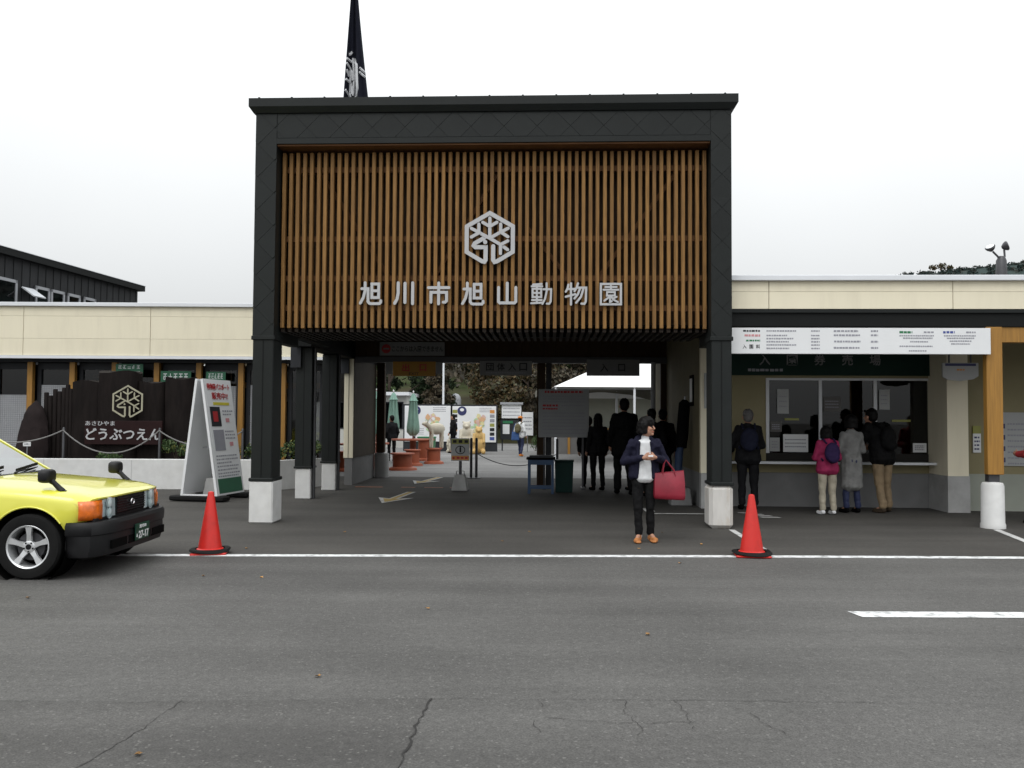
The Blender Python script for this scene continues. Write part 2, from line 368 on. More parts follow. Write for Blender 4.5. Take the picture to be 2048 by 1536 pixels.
def stroke(mb, pts, w, o, ux, uy, dn, closed=False):
    """one brush stroke of even width: mitred ribbon with round ends, thickened by dn"""
    P = [Vector(p) for p in pts]; n = len(P); h = w/2; L = []; Rr = []
    for i in range(n):
        if closed: a, b = P[i-1], P[(i+1) % n]
        else: a, b = P[max(i-1, 0)], P[min(i+1, n-1)]
        d0 = (P[i]-a).normalized() if (P[i]-a).length > 1e-9 else (b-P[i]).normalized()
        d1 = (b-P[i]).normalized() if (b-P[i]).length > 1e-9 else d0
        t = (d0+d1); t = t.normalized() if t.length > 1e-6 else d0
        nn = Vector((-t.y, t.x)); k = h/max(.45, nn.dot(Vector((-d0.y, d0.x))))
        L.append(P[i]+nn*k); Rr.append(P[i]-nn*k)
    if closed:
        for i in range(n):
            j = (i+1) % n; mb.prism([Rr[i], Rr[j], L[j], L[i]], o, ux, uy, dn)
        return
    d = (P[0]-P[1]).normalized(); a0 = math.degrees(math.atan2(d.y, d.x))
    c0 = arc(P[0].x, P[0].y, h, a0-90, a0+90, 6)
    d = (P[-1]-P[-2]).normalized(); a1 = math.degrees(math.atan2(d.y, d.x))
    c1 = arc(P[-1].x, P[-1].y, h, a1-90, a1+90, 6)
    if n == 2: mb.prism(c0+c1, o, ux, uy, dn); return
    mb.prism(c0[:1]+c0[1:-1]+c0[-1:]+[tuple(Rr[1]), tuple(L[1])], o, ux, uy, dn)
    for i in range(1, n-2): mb.prism([Rr[i], Rr[i+1], L[i+1], L[i]], o, ux, uy, dn)
    mb.prism([tuple(L[-2]), tuple(Rr[-2])]+c1, o, ux, uy, dn)

def text_mesh(body, w=None, h=None, offset=0, extrude=.002):
    cu = bpy.data.curves.new('lettering', 'FONT'); cu.body = body; cu.size = 1; cu.extrude = .02; cu.offset = offset; cu.resolution_u = 2
    o = bpy.data.objects.new('lettering', cu); COL.objects.link(o)
    me = bpy.data.meshes.new_from_object(o.evaluated_get(bpy.context.evaluated_depsgraph_get()))
    bpy.data.objects.remove(o); bpy.data.curves.remove(cu)
    n = len(me.vertices); a = np.empty(n*3); me.vertices.foreach_get('co', a); a = a.reshape(-1, 3)
    lo, hi = a.min(0), a.max(0); a -= (lo+hi)/2; s = hi-lo
    kx = w/s[0] if w else h/s[1]; ky = h/s[1] if h else kx
    a[:, 0] *= kx; a[:, 1] *= ky; a[:, 2] *= extrude/s[2]*2
    a = np.stack([a[:, 0], -a[:, 2], a[:, 1]], 1)          # stand it up, facing -y
    me.vertices.foreach_set('co', a.ravel()); me.update(); return me
def text(body, m, parent, x, y, z, w=None, h=None, offset=0, name='lettering', rotz=None, extrude=.002):
    me = text_mesh(body, w, h, offset, extrude); me.materials.append(MATS[m]); return put(name, me, parent, (x, y, z), rotz)
def lines(mb, rnd, x0, x1, z, h, y, gap=.35):
    """a line of print too small to read: short uneven dashes"""
    x = x0
    while x < x1:
        l = min(h*rnd.uniform(.8, 1.6), x1-x); z0 = z-h/2*rnd.uniform(.8, 1); z1 = z+h/2*rnd.uniform(.8, 1)
        mb.box(x, y-.0015, z0, x+l, y, z1); x += l+h*gap*rnd.uniform(.6, 1.3)

# ------------------------------------------------------------------ gate frame: the entrance stands turned 2.5 degrees from the road
GO = Vector((.1, 12.35, 0)); GA = RAD(-2.5)
def GW(u, v, z=0): return Vector((GO.x+u*math.cos(GA)-v*math.sin(GA), GO.y+u*math.sin(GA)+v*math.cos(GA), z))
OFF = {}
_put0 = put
def put(name, me, parent=None, loc=None, rotz=None, kind=None):
    if parent is not None and parent.name in OFF:
        of = Vector(OFF[parent.name]); loc = of if loc is None else of+Vector(loc)
    return _put0(name, me, parent, loc, rotz, kind)
def gthing(name, label, cat, u, v, group=None):
    """a thing in the gate's frame; its parts are given in gate coordinates"""
    o = thing(name, label, cat, GW(u, v), GA, group); OFF[o.name] = (-u, -v, 0); return o
def wthing(name, label, cat, x, y, group=None):
    """a thing whose parts are given in world coordinates"""
    o = thing(name, label, cat, (x, y, 0), 0, group); OFF[o.name] = (-x, -y, 0); return o

# ------------------------------------------------------------------ ground, road, markings
def sheet(name, m, pts, z, kind='structure', parent=None):
    mb = MB(); mb.face([(p[0], p[1], z) for p in pts]); return mb.build(name, m, parent, kind=kind)
g = sheet('ground', 'asphalt_court', [(-600, -200), (600, -200), (600, 900), (-600, 900)], 0)
road = sheet('road', 'asphalt_road', [(-60, -40), (60, -40), (60, 9.95), (2.6, 9.80), (-4.3, 9.63), (-60, 9.6)], .004)
sheet('plaza', 'plaza', [tuple(GW(-14, 9.62)[:2]), tuple(GW(16, 9.62)[:2]), (60, 70), (-60, 70)], .004)
sheet('edge_line', 'road_paint', [(-40, 9.53), (-4.23, 9.545), (2.55, 9.71), (40, 9.95), (40, 10.13), (2.55, 9.86), (-4.3, 9.69), (-40, 9.68)], .008)
sheet('lane_line', 'road_paint', [(2.73, 6.85), (7.8, 6.88), (7.72, 7.07), (2.69, 7.05)], .008)

sheet('road_patch', 'asphalt_patch', [(-9, -2), (-.50, -2), (-.50, 3.6), (-.47, 4.3), (-.43, 4.825), (-2, 4.742), (-9, 4.70)], .006)
rnd = random.Random(3)
def crack(pts, w, name='road_crack', m='tar', jit=.012, step=.05):
    """a ragged opened joint in the asphalt"""
    line = []
    for i in range(len(pts)-1):
        a, b = Vector(pts[i]), Vector(pts[i+1]); n = max(1, int((b-a).length/step))
        for k in range(n): line.append(a.lerp(b, k/n))
    line.append(Vector(pts[-1])); mb = MB(); vs = []; fs = []
    for i, p in enumerate(line):
        d = (line[min(i+1, len(line)-1)]-line[max(i-1, 0)]).normalized(); nn = Vector((-d.y, d.x))
        p = p+nn*rnd.gauss(0, jit*.5); ww = w*rnd.uniform(.25, 1.3)
        vs += [(p.x+nn.x*ww/2, p.y+nn.y*ww/2, .009), (p.x-nn.x*ww/2, p.y-nn.y*ww/2, .009)]
    for i in range(len(line)-1): fs.append((2*i, 2*i+1, 2*i+3, 2*i+2))
    mb.add(vs, fs); return mb.build(name, m, road)
crack([(-3.2, 4.76), (-2, 4.745), (-.43, 4.83), (.35, 4.835)], .0032)
crack([(.35, 4.835), (1.1, 4.83), (2.0, 4.81)], .0042); crack([(2.0, 4.81), (3.4, 4.78)], .0018)
crack([(-.43, 4.83), (-.47, 4.3), (-.50, 3.6), (-.52, 2.4)], .012, jit=.014)
crack([(-1.77, 4.775), (-1.80, 4.35), (-1.84, 4.1), (-1.95, 3.4)], .0045)
for a in ([(.16, 4.83), (.17, 4.7)], [(.62, 4.83), (.61, 4.6), (.655, 4.42), (.62, 4.3)], [(.9, 4.83), (.92, 4.62), (.90, 4.4)], [(1.25, 4.63), (1.30, 4.42), (1.36, 4.33)], [(.2, 4.55), (.55, 4.47), (1.0, 4.5)], [(.12, 4.5), (.14, 4.33)]):
    crack(a, .0034, jit=.02, step=.03)

def gpoly(name, m, pts, z): return sheet(name, m, [tuple(GW(*p)[:2]) for p in pts], z)
def arrow(u, v, L, ang, z):
    """painted floor arrow with yellow core and white border"""
    def tr(p): c, s = math.cos(ang), math.sin(ang); return (u+p[0]*c-p[1]*s, v+p[0]*s+p[1]*c)
    o = [(-.09, 0), (.09, 0), (.09, L*.62), (.34, L*.55), (0, L), (-.34, L*.55), (-.09, L*.62)]
    i = [(-.045, .05), (.045, .05), (.045, L*.68), (.2, L*.635), (0, L*.92), (-.2, L*.635), (-.045, L*.68)]
    for nm, m, q, zz in (('floor_arrow', 'road_paint_worn', o, z), ('floor_arrow', 'road_paint_yellow', i, z+.004)):
        mb = MB(); T = [tr(p) for p in q]
        for f in ((0, 1, 2, 6), (6, 2, 3, 4), (6, 4, 5)): mb.face([(*GW(*T[k])[:2], zz) for k in f])
        mb.build(nm, m, kind='structure')
arrow(-2.35, 5.3, 2.3, RAD(176), .006); arrow(-2.30, 9.5, 2.2, RAD(172), .010)
for a, b in ((-3.75, -3.15), (-2.75, -2.45), (-2.25, -1.85), (-1.7, -1.6), (-1.5, -1.42)): gpoly('floor_mark', 'road_paint_orange', [(a, 6.35), (b, 6.35), (b, 6.5), (a, 6.5)], .006)
gpoly('floor_line', 'road_paint_worn', [(2.05, 1.76), (2.95, 1.79), (2.95, 1.88), (2.05, 1.85)], .006)
gpoly('floor_line', 'road_paint_worn', [(2.90, -1.95), (2.99, -1.95), (2.98, -.12), (2.90, -.12)], .006)
gpoly('floor_line', 'road_paint_worn', [(6.10, -2.6), (6.2, -2.6), (6.72, .22), (6.62, .22)], .006)
for k in range(4): gpoly('floor_mark', 'road_paint_worn', [(3.48+.07*k, 2.1-.2*k), (3.74+.08*k, 2.1-.2*k), (3.78+.08*k, 2.0-.2*k), (3.52+.07*k, 2.0-.2*k)], .006)
gpoly('floor_mark', 'road_paint_worn', [(2.0, 2.1), (2.16, 2.1), (2.16, 2.6), (2.0, 2.6)], .006)

# ------------------------------------------------------------------ entrance gate
gate = gthing('entrance_gate', 'tall dark-clad entrance gate with a screen of vertical wooden slats', 'gate', -.42, 0)
UL0, UL1, UR0, UR1 = -3.83, -3.52, 2.69, 2.98
ZT, ZO, ZS, ZC, ZP = 6.02, 5.46, 2.81, 2.65, .61
for a, b in ((UL0, UL1), (UR0, UR1)):
    BX('pier', 'clad', gate, a, 0, ZC, b, .42, ZT-.02)
    sh = BX('column_shaft', 'clad', gate, a+.004, .004, ZP, b-.004, .416, ZC, .012)
    BX('seam', 'clad_dark', sh, (a+b)/2-.006, -.002, ZP+.03, (a+b)/2+.006, .006, ZC-.03)
    BX('collar', 'clad', gate, a-.016, -.016, ZC-.03, b+.016, .436, ZC+.03, .008)
    BX('collar', 'clad', gate, a-.020, -.020, ZP-.012, b+.020, .440, ZP+.035, .008)
BX('plinth', 'plinth_white', gate, UL0-.012, -.012, 0, UL1+.02, .43, ZP-.012, .02)
o = BX('plinth', 'plinth_stain', gate, UR0-.03, -.012, 0, UR1+.012, .43, ZP-.012, .05); o['label'] = 'rust-stained white concrete column base'
BX('side_wall', 'clad', gate, UL0+.01, .43, ZC, UL0+.16, 1.74, ZT-.03); BX('side_wall', 'clad', gate, UR1-.16, .43, ZC, UR1-.01, 1.74, ZT-.03)
BX('back_wall', 'clad_dark', gate, UL0+.17, 1.62, ZS, UR1-.17, 1.74, ZT-.03)
BX('fascia', 'clad', gate, UL1, .003, ZO, UR0, .30, ZT-.02)
BX('trim', 'clad', gate, UL1, -.010, ZO-.004, UR0, .003, ZO+.075)
mb = MB(); c = .085
mb.tbox((UL0-.03, -.03, UR1+.03, 1.78), (UL0-c, -c, UR1+c, 1.8), 5.90, 5.98); mb.box(UL0-c, -c, 5.98, UR1+c, 1.8, 6.10)
mb.build('cornice', 'clad', gate)
for k in range(15): BX('roof_seam', 'clad', gate, UL0+.05+k*.475, -c+.01, 6.10, UL0+.075+k*.475, 1.7, 6.116)
BX('roof', 'clad_dark', gate, UL0, 0, 6.02, UR1, 1.72, 6.09)

def clip(poly, x0, z0, x1, z1):
    for ax, lim, sg in ((0, x0, 1), (0, x1, -1), (1, z0, 1), (1, z1, -1)):
        out = []
        for i, p in enumerate(poly):
            q = poly[(i+1) % len(poly)]; dp, dq = sg*(p[ax]-lim), sg*(q[ax]-lim)
            if dp >= 0: out.append(p)
            if dp*dq < 0: t = dp/(dp-dq); out.append((p[0]+(q[0]-p[0])*t, p[1]+(q[1]-p[1])*t))
        poly = out
        if len(poly) < 3: return []
    return poly
def lozenges(parent, m, x0, z0, x1, z1, y, s=.237, th=.006):
    """flat-lock diamond tiles; each tile a little proud at its lower point"""
    i0, j0 = int(x0/s)-2, int(z0/s)-2
    for i in range(i0, int(x1/s)+3):
        for j in range(j0, int(z1/s)+3):
            if (i+j) % 2: continue
            cx, cz = i*s, j*s; g_ = .0025
            p = clip([(cx, cz-s+g_), (cx+s-g_, cz), (cx, cz+s-g_), (cx-s+g_, cz)], x0+.002, z0+.002, x1-.002, z1-.002)
            if len(p) < 3: continue
            ar = abs(sum(p[k][0]*p[(k+1) % len(p)][1]-p[(k+1) % len(p)][0]*p[k][1] for k in range(len(p))))/2
            if ar < .004: continue
            mb = MB(); n = len(p)
            f = [(q[0], y-th-.004*max(0, (cz-q[1])/s)-.001*rnd.random(), q[1]) for q in p]; b = [(q[0], y, q[1]) for q in p]
            mb.add(f+b, [tuple(range(n))]+[(k, (k+1) % n, n+(k+1) % n, n+k) for k in range(n)]); mb.build('tile', m, parent)
lozenges(gate, 'clad', UL1+.01, ZO+.08, UR0-.01, 5.90, .003)
lozenges(gate, 'clad', UL0, ZC+.03, UL1, 5.90, 0); lozenges(gate, 'clad', UR0, ZC+.03, UR1, 5.90, 0)

# the slatted screen
sl = MB().box(-.026, 0, 0, .026, .085, ZO-.075-ZS).build('slat', 'slat_wood', gate, loc=(0, 0, 0), bevel=.005)
slm = sl.data; bpy.data.objects.remove(sl)
NS = 61; pitch = (UR0-UL1)/NS
for k in range(NS): put('slat', slm, gate, (UL1+pitch*(k+.5)+rnd.uniform(-.003, .003), .205+rnd.uniform(-.002, .002), ZS+rnd.uniform(-.004, .004)))
BX('top_rail', 'rail_wood', gate, UL1+.002, .02, ZO-.030, UR0-.002, .40, ZO-.006)
for z in (5.155, 4.13, 3.55, 3.115): BX('cross_rail', 'rail_wood', gate, UL1+.002, .295, z-.04, UR0-.002, .36, z+.04)
br = [(-2.95, 5.1, -1.95, 3.6), (-.35, 5.1, -1.25, 3.6), (.10, 3.6, .28, 3.9), (2.25, 5.1, 1.15, 3.6), (.1, 4.3, .75, 3.5)]
for a, za, b, zb in br[:2]+br[3:]: MB().beam((a, .40, za), (b, .40, zb), .055, .09, (0, 1, 0)).build('brace', 'rail_wood', gate)
for u in (-2.45, -1.2, .1, 1.4): BX('stud', 'brown_wood', gate, u-.05, .49, ZS, u+.05, .58, ZO)
BX('back_panel', 'brown_wood', gate, UL1, .62, ZS+.1, UR0, .64, ZO+.3)
# slatted soffit under the screen
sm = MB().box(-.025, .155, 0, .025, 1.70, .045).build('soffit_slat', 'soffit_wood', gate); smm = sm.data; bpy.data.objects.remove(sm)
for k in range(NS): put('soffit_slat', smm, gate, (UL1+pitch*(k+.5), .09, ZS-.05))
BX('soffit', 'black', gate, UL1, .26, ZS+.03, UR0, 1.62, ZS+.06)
# colonnade, beams and roof of the passage behind
for v in (3.63, 5.50):
    sh = BX('column_shaft', 'clad', gate, -4.26, v, .58, -3.95, v+.32, 2.80, .012)
    BX('seam', 'clad_dark', sh, -4.111, v-.003, .62, -4.099, v+.006, 2.78)
    BX('collar', 'clad', gate, -4.275, v-.015, .56, -3.935, v+.335, .60, .008)
    BX('plinth', 'plinth_white', gate, -4.25, v+.01, 0, -3.96, v+.31, .56, .015)
    mb = MB(); mb.tube([(-3.925, v+.1, 0), (-3.925, v+.1, 2.8)], .03, 10); mb.build('downpipe', 'steel_dark', gate, smooth=True)
BX('side_beam', 'clad_dark', gate, -4.24, 3.40, 2.80, -3.92, 9.6, 3.40); BX('side_beam', 'clad_dark', gate, -3.80, 1.76, 2.80, -3.62, 3.60, 3.40)
BX('cross_beam', 'clad_dark', gate, -3.90, 1.80, 2.85, 2.98, 2.05, 3.42)
BX('ceiling', 'black', gate, -3.90, 1.78, 3.42, 3.18, 9.62, 3.50); BX('roof', 'clad_dark', gate, -3.80, 1.80, 3.52, 3.0, 3.5, 3.72); BX('roof', 'clad_dark', gate, -4.26, 3.5, 3.52, 3.0, 9.8, 3.72)
# portal wall with lintel and posts
for k in range(28):
    u0 = -3.90+k*.247; BX('plank', 'brown_wood', gate, u0+.002, 6.95+.004*rnd.random(), 2.86, min(u0+.245, 2.99), 7.02, 3.40)
BX('lintel_back', 'black', gate, -3.90, 7.03, 2.80, 2.99, 7.2, 3.40)
BX('lintel_rail', 'steel_dark', gate, -3.90, 6.90, 2.72, 2.99, 7.10, 2.855, .006)
for a, b, v in ((.15, .33, 6.96), (2.86, 2.99, 6.96)):
    BX('door_post', 'brown_wood', gate, a, v, 0, b, v+.12, 2.72)
BX('door_post', 'dark_frame', gate, .345, 6.98, 0, .47, 7.08, 2.72)
p = BX('rear_post', 'brown_wood', gate, -3.90, 9.40, .62, -3.70, 9.60, 3.42, .01)
mb = MB(); mb.lathe([(.185, 0), (.185, .57), (.17, .60), (.02, .605)], 24, (-3.775, 9.5, 0)); mb.build('post_base', 'concrete', gate, smooth=30)
BX('post_bracket', 'steel_dark', gate, -3.88, 9.41, .6, -3.72, 9.59, .70)
BX('wall_face_sheet', 'passage_brown', gate, -3.928, 6.96, .60, -3.915, 9.38, 2.80)  # thin dark brown sheet over the inner face of the wall
w = BX('passage_wall', 'cream', gate, -4.14, 6.94, .60, -3.93, 9.38, 2.80)
BX('seam', 'brown_wood', w, -4.04, 6.936, .6, -4.028, 6.942, 2.8)
BX('wall_plinth', 'concrete_dark', gate, -4.12, 6.96, 0, -3.945, 9.38, .60)

# ------------------------------------------------------------------ emblem and lettering on the gate (snow crystal whose lower part is an animal's head)
def emblem_strokes():
    def hexp(r, a): return (r*math.cos(RAD(a)), r*math.sin(RAD(a)))
    S = []
    # px measured on the sign: centre (880,810) of the zoom, 530 px half width
    def q(x, y): return ((x-880)/1030., (810-y)/1030.)
    S.append(([q(955, 1000), q(955, 1290), q(985, 1335), q(1040, 1320), q(1370, 1120), q(1370, 575), q(880, 290), q(390, 575), q(390, 1120), q(720, 1320), q(770, 1330), q(795, 1290), q(795, 1020), q(580, 1020), q(540, 985), q(560, 940), q(770, 815)], .085))
    S.append(([q(880, 400), q(880, 800)], .068))
    for a in ((730, 490), (1030, 490)): S.append(([q(*a), q(880, 578)], .066))
    S.append(([q(620, 690), q(880, 830), q(1110, 965), q(1260, 1075)], .068)); S.append(([q(880, 830), q(1120, 695)], .068))
    for a, b in (((648, 530), (648, 700)), ((490, 620), (648, 705)), ((490, 805), (648, 715)), ((1112, 530), (1112, 700)), ((1270, 620), (1112, 705)), ((1265, 800), (1112, 700)), ((1265, 890), (1110, 970)), ((1110, 965), (1110, 1160))): S.append(([q(*a), q(*b)], .066))
    S.append(([q(785, 912), q(786, 918)], .085))
    return S
EMB = emblem_strokes()
em = gthing('gate_emblem', 'large silver hexagonal snowflake emblem on the slat screen', 'emblem', -.44, .12)
for i, (pts, w) in enumerate(EMB):
    mb = MB(); stroke(mb, pts, w, (-.441, .178-.0012*i, 4.122), (.70, 0, 0), (0, 0, .70), (0, -.022, 0)); mb.build('outline' if i == 0 else 'branch', 'letter', em)
    if i in (0, 4): 
        mb = MB()
        for p in pts[::5]: mb.tube([(-.441+.70*p[0], .17, 4.122+.70*p[1]), (-.441+.70*p[0], .21, 4.122+.70*p[1])], .008, 6)
        mb.build('standoff', 'steel', em)

GLY = {
 '旭': [([(8, 70), (38, 70), (38, 60), (38, 10), (44, 2), (52, 0), (92, 0), (98, 6), (98, 14)], 0), ([(24, 98), (24, 60), (16, 28), (2, 2)], 0), ([(56, 92), (56, 28), (88, 28), (88, 92)], 1), ([(56, 60), (88, 60)], 0)],
 '川': [([(20, 98), (20, 50), (15, 22), (4, 2)], 0), ([(52, 96), (52, 6)], 0), ([(88, 98), (88, 0)], 0)],
 '市': [([(2, 76), (98, 76)], 0), ([(50, 98), (50, 0)], 0), ([(14, 8), (14, 54), (87, 54), (87, 14), (80, 8), (72, 8)], 0)],
 '山': [([(50, 98), (50, 6)], 0), ([(10, 78), (10, 12), (16, 6), (84, 6), (90, 12), (90, 78)], 0)],
 '動': [([(4, 84), (52, 84)], 0), ([(50, 95), (30, 93), (10, 92)], 0), ([(28, 92), (28, 6)], 0), ([(8, 72), (8, 34), (48, 34), (48, 72)], 1), ([(8, 53), (48, 53)], 0), ([(6, 20), (50, 20)], 0), ([(2, 5), (56, 8)], 0), ([(58, 70), (94, 70), (92, 14), (86, 3), (74, 3)], 0), ([(73, 98), (73, 60), (66, 26), (54, 2)], 0)],
 '物': [([(14, 92), (10, 74), (2, 60)], 0), ([(8, 72), (46, 72)], 0), ([(26, 98), (26, 0)], 0), ([(2, 36), (46, 48)], 0), ([(58, 98), (52, 78), (42, 62)], 0), ([(54, 78), (96, 78), (94, 14), (88, 3), (74, 4)], 0), ([(68, 76), (58, 48), (42, 28)], 0), ([(84, 76), (72, 36), (50, 8)], 0)],
 '園': [([(4, 96), (4, 2), (96, 2), (96, 96)], 1), ([(24, 82), (76, 82)], 0), ([(50, 92), (50, 70)], 0), ([(16, 69), (84, 69)], 0), ([(32, 58), (32, 42), (68, 42), (68, 58)], 1), ([(50, 42), (20, 18)], 0), ([(46, 38), (46, 12), (54, 16)], 0), ([(50, 40), (60, 24), (82, 12)], 0), ([(76, 36), (60, 28)], 0)]}
WID = {'旭': 13, '川': 14, '市': 13.5, '山': 13.5, '動': 9.2, '物': 10, '園': 8.8}
let = gthing('gate_lettering', 'row of eight silver characters across the slat screen below the emblem', 'lettering', -.44, .12)
u0, u1 = -2.163, 1.30
for i, ch in enumerate('旭川市旭山動物園'):
    cx = u0+(u1-u0)*i/7; mb = MB(); s = .31/100
    for j, (pts, cl) in enumerate(GLY[ch]):
        w = WID[ch]*s*(1.15 if ch in '動物園' and j == 0 and ch == '園' else 1)
        stroke(mb, [((p[0]-50)*s, (p[1]-50)*s) for p in pts], w, (cx, .178-.0012*j, 3.317-.002*i), (1, 0, 0), (0, 0, 1), (0, -.022, 0), bool(cl))
    mb.build('character', 'letter', let)

# ------------------------------------------------------------------ flag above the gate roof
fl = gthing('banner_flag', 'dark navy banner with a white character hanging slack above the gate roof', 'flag', -2.72, 1.0)
mb = MB(); mb.tube([(-2.71, 1.05, 6.09), (-2.70, 1.05, 9.6)], [.022, .016], 10); mb.build('pole', 'metal_white', fl, smooth=True)
NX, NZ = 16, 34
def flag_pt(i, j):
    t = i/NX; z = 6.45+(8.85-6.45)*j/NZ; k = 1-j/NZ           # narrow gathered top, wide free foot
    wd = .05+.36*max(0, k-.10)**1.15; x0 = -2.675-.118*max(0, k-.1)
    y = 1.0-.05*math.sin(t*9+k*2)*(.25+k)-.03*math.sin(t*21+1)*k
    return (x0+wd*t, y, z-.05*t*k)
mb = MB(); P_ = [[flag_pt(i, j) for i in range(NX+1)] for j in range(NZ+1)]
vs_ = [p for r_ in P_ for p in r_]; mb.add(vs_, [(j*(NX+1)+i, j*(NX+1)+i+1, (j+1)*(NX+1)+i+1, (j+1)*(NX+1)+i) for j in range(NZ) for i in range(NX)])
cloth = mb.build('cloth', 'flag_navy', fl, smooth=True)
md = cloth.modifiers.new('thickness', 'SOLIDIFY'); md.thickness = .004
def on_flag(a, b):     # a,b in 0..1 of the lower cloth -> a point just in front
    i = a*NX; j = b*NZ; p = Vector(flag_pt(i, j)); return (p.x, p.y-.007, p.z)
mb = MB()
for st in ([(.12, .30), (.30, .325)], [(.04, .265), (.30, .26)], [(.04, .235), (.26, .20), (.34, .14)], [(.06, .195), (.13, .16)], [(.05, .13), (.22, .12), (.30, .05)], [(.05, .06), (.18, .03)], [(.17, .20), (.19, .05)],
           [(.34, .285), (.40, .17), (.34, .04)], [(.40, .285), (.60, .235), (.60, .08), (.55, .03), (.44, .035)], [(.72, .19), (.96, .17)], [(.74, .22), (.97, .20)]):
    pts = []
    for k in range(len(st)-1):
        for q in range(5): t = q/5; pts.append((st[k][0]+(st[k+1][0]-st[k][0])*t, st[k][1]+(st[k+1][1]-st[k][1])*t))
    pts.append(st[-1]); vsq = []
    for p in pts:
        c_ = Vector(on_flag(*p)); vsq.append(c_)
    mb.tube(vsq, .021, 6)
mb.build('printed_character', 'flag_white', fl, smooth=True)

# ------------------------------------------------------------------ signs of the passage
rs = random.Random(11)
def board(name, label, u0, z0, u1, z1, v, m, frame=None, group=None):
    s = gthing(name, label, 'sign', (u0+u1)/2, v, group); BX('panel', m, s, u0, v, z0, u1, v+.03, z1, .004); return s
s = board('no_entry_sign', 'long white board reading no entry from here, with a red disc, high in the passage', -3.35, 2.875, -1.90, 3.175, 6.90, 'sign_shaded')
mb = MB(); mb.lathe([(.10, 0), (.10, .004)], 24, (-3.20, 6.893, 3.025), 'y'); mb.build('disc', 'ink_red', s); BX('bar', 'sign_shaded', s, -3.265, 6.888, 3.008, -3.135, 6.893, 3.042)
text('ここからは入園できません', 'ink', s, -2.50, 6.897, 3.025, 1.14, .13, .012)
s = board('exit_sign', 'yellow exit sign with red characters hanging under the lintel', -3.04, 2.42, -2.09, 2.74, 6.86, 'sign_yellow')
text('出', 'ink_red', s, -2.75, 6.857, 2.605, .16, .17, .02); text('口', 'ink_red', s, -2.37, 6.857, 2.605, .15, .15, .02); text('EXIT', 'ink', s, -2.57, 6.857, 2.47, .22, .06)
BX('side_panel', 'sign_shaded', s, -3.20, 6.86, 2.46, -3.05, 6.885, 2.73); BX('side_panel', 'sign_shaded', s, -2.085, 6.86, 2.46, -1.95, 6.885, 2.73)
s = board('group_entrance_sign', 'pale group entrance sign in painted shade with four dark characters hanging under the lintel', -1.115, 2.44, .04, 2.76, 6.86, 'sign_shaded')
for k, ch in enumerate('団体入口'): text(ch, 'ink', s, -.89+.245*k, 6.857, 2.63, .17, .17, .014)
mb = MB(); lines(mb, rs, -.98, -.1, 2.50, .035, 6.857); mb.build('small_print', 'ink_soft', s)
s = board('entrance_sign', 'pale entrance sign in painted shade with two dark characters above the tent opening', 1.235, 2.44, 2.39, 2.80, 6.86, 'sign_shaded')
text('入', 'ink', s, 1.62, 6.857, 2.62, .18, .18, .012); text('口', 'ink', s, 2.0, 6.857, 2.62, .15, .16, .012)
for u0, v, z0, z1, lab in ((-4.28, 3.55, 2.42, 2.82, 'dark panel hanging beside the front column of the colonnade'), (-4.16, 6.88, 2.47, 2.82, 'dark panel hanging in front of the cream passage wall')):
    s = gthing('hanging_sign', lab, 'sign', u0, v); BX('panel', 'dark_frame', s, u0-.06, v, z0, u0+.13, v+.03, z1)
s = gthing('wall_notice', 'narrow framed notice on the right passage wall', 'sign', 2.98, 3.6)
BX('frame', 'black', s, 2.965, 3.30, 1.75, 2.995, 3.66, 2.30); BX('sheet', 'sign_white', s, 2.958, 3.36, 1.82, 2.964, 3.60, 2.24)
s = gthing('pillar_notice', 'pale notice on the cream corner beside the right gate column', 'sign', 3.05, 2.66)
BX('sheet', 'sign_grey', s, 3.06, 2.665, 1.70, 3.17, 2.685, 2.30)

# ------------------------------------------------------------------ ticket building right of the gate
tb = gthing('ticket_building', 'low cream ticket building with a white roof edge right of the gate', 'building', 7, 3)
UE = 15.0
seams = [3.0, 3.58, 6.175, 8.77, 11.36, UE]
for i in range(5):
    for z0, z1 in ((3.115, 3.36), (3.364, 3.512)): BX('fascia_panel', 'cream', tb, seams[i]+.005, .35+.001*rnd.random(), z0, seams[i+1]-.005, .40, z1)
BX('fascia_back', 'concrete_dark', tb, 3.0, .405, 3.12, UE, .45, 3.50)
BX('roof_cap', 'metal_white', tb, 2.985, .28, 3.515, UE, .60, 3.592, .006)
BX('roof', 'roof_grey', tb, 3.0, .46, 3.40, UE, 9.5, 3.50)
BX('eaves_beam', 'clad_dark', tb, 2.985, .38, 2.865, UE, .60, 3.112)
BX('eaves_flashing', 'clad', tb, 2.985, .345, 3.06, UE, .378, 3.110)
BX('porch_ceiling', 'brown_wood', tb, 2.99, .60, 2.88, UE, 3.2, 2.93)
def post_unit(u, part=True):
    BX('post', 'amber_wood', tb, u-.105, .37, .76, u+.120, .48, 2.86, .006)
    BX('post_bracket', 'steel_dark', tb, u-.075, .41, .655, u+.075, .52, .77)
    mb = MB(); mb.lathe([(.165, 0), (.165, .05), (.155, .08), (.15, .60), (.135, .64), (.05, .655)], 28, (u, .465, 0)); mb.build('post_base', 'plinth_white', tb, smooth=30)
post_unit(6.745); post_unit(10.6)
BX('porch_beam', 'amber_wood', tb, 6.865, .40, 2.64, 10.48, .55, 2.86, .006)
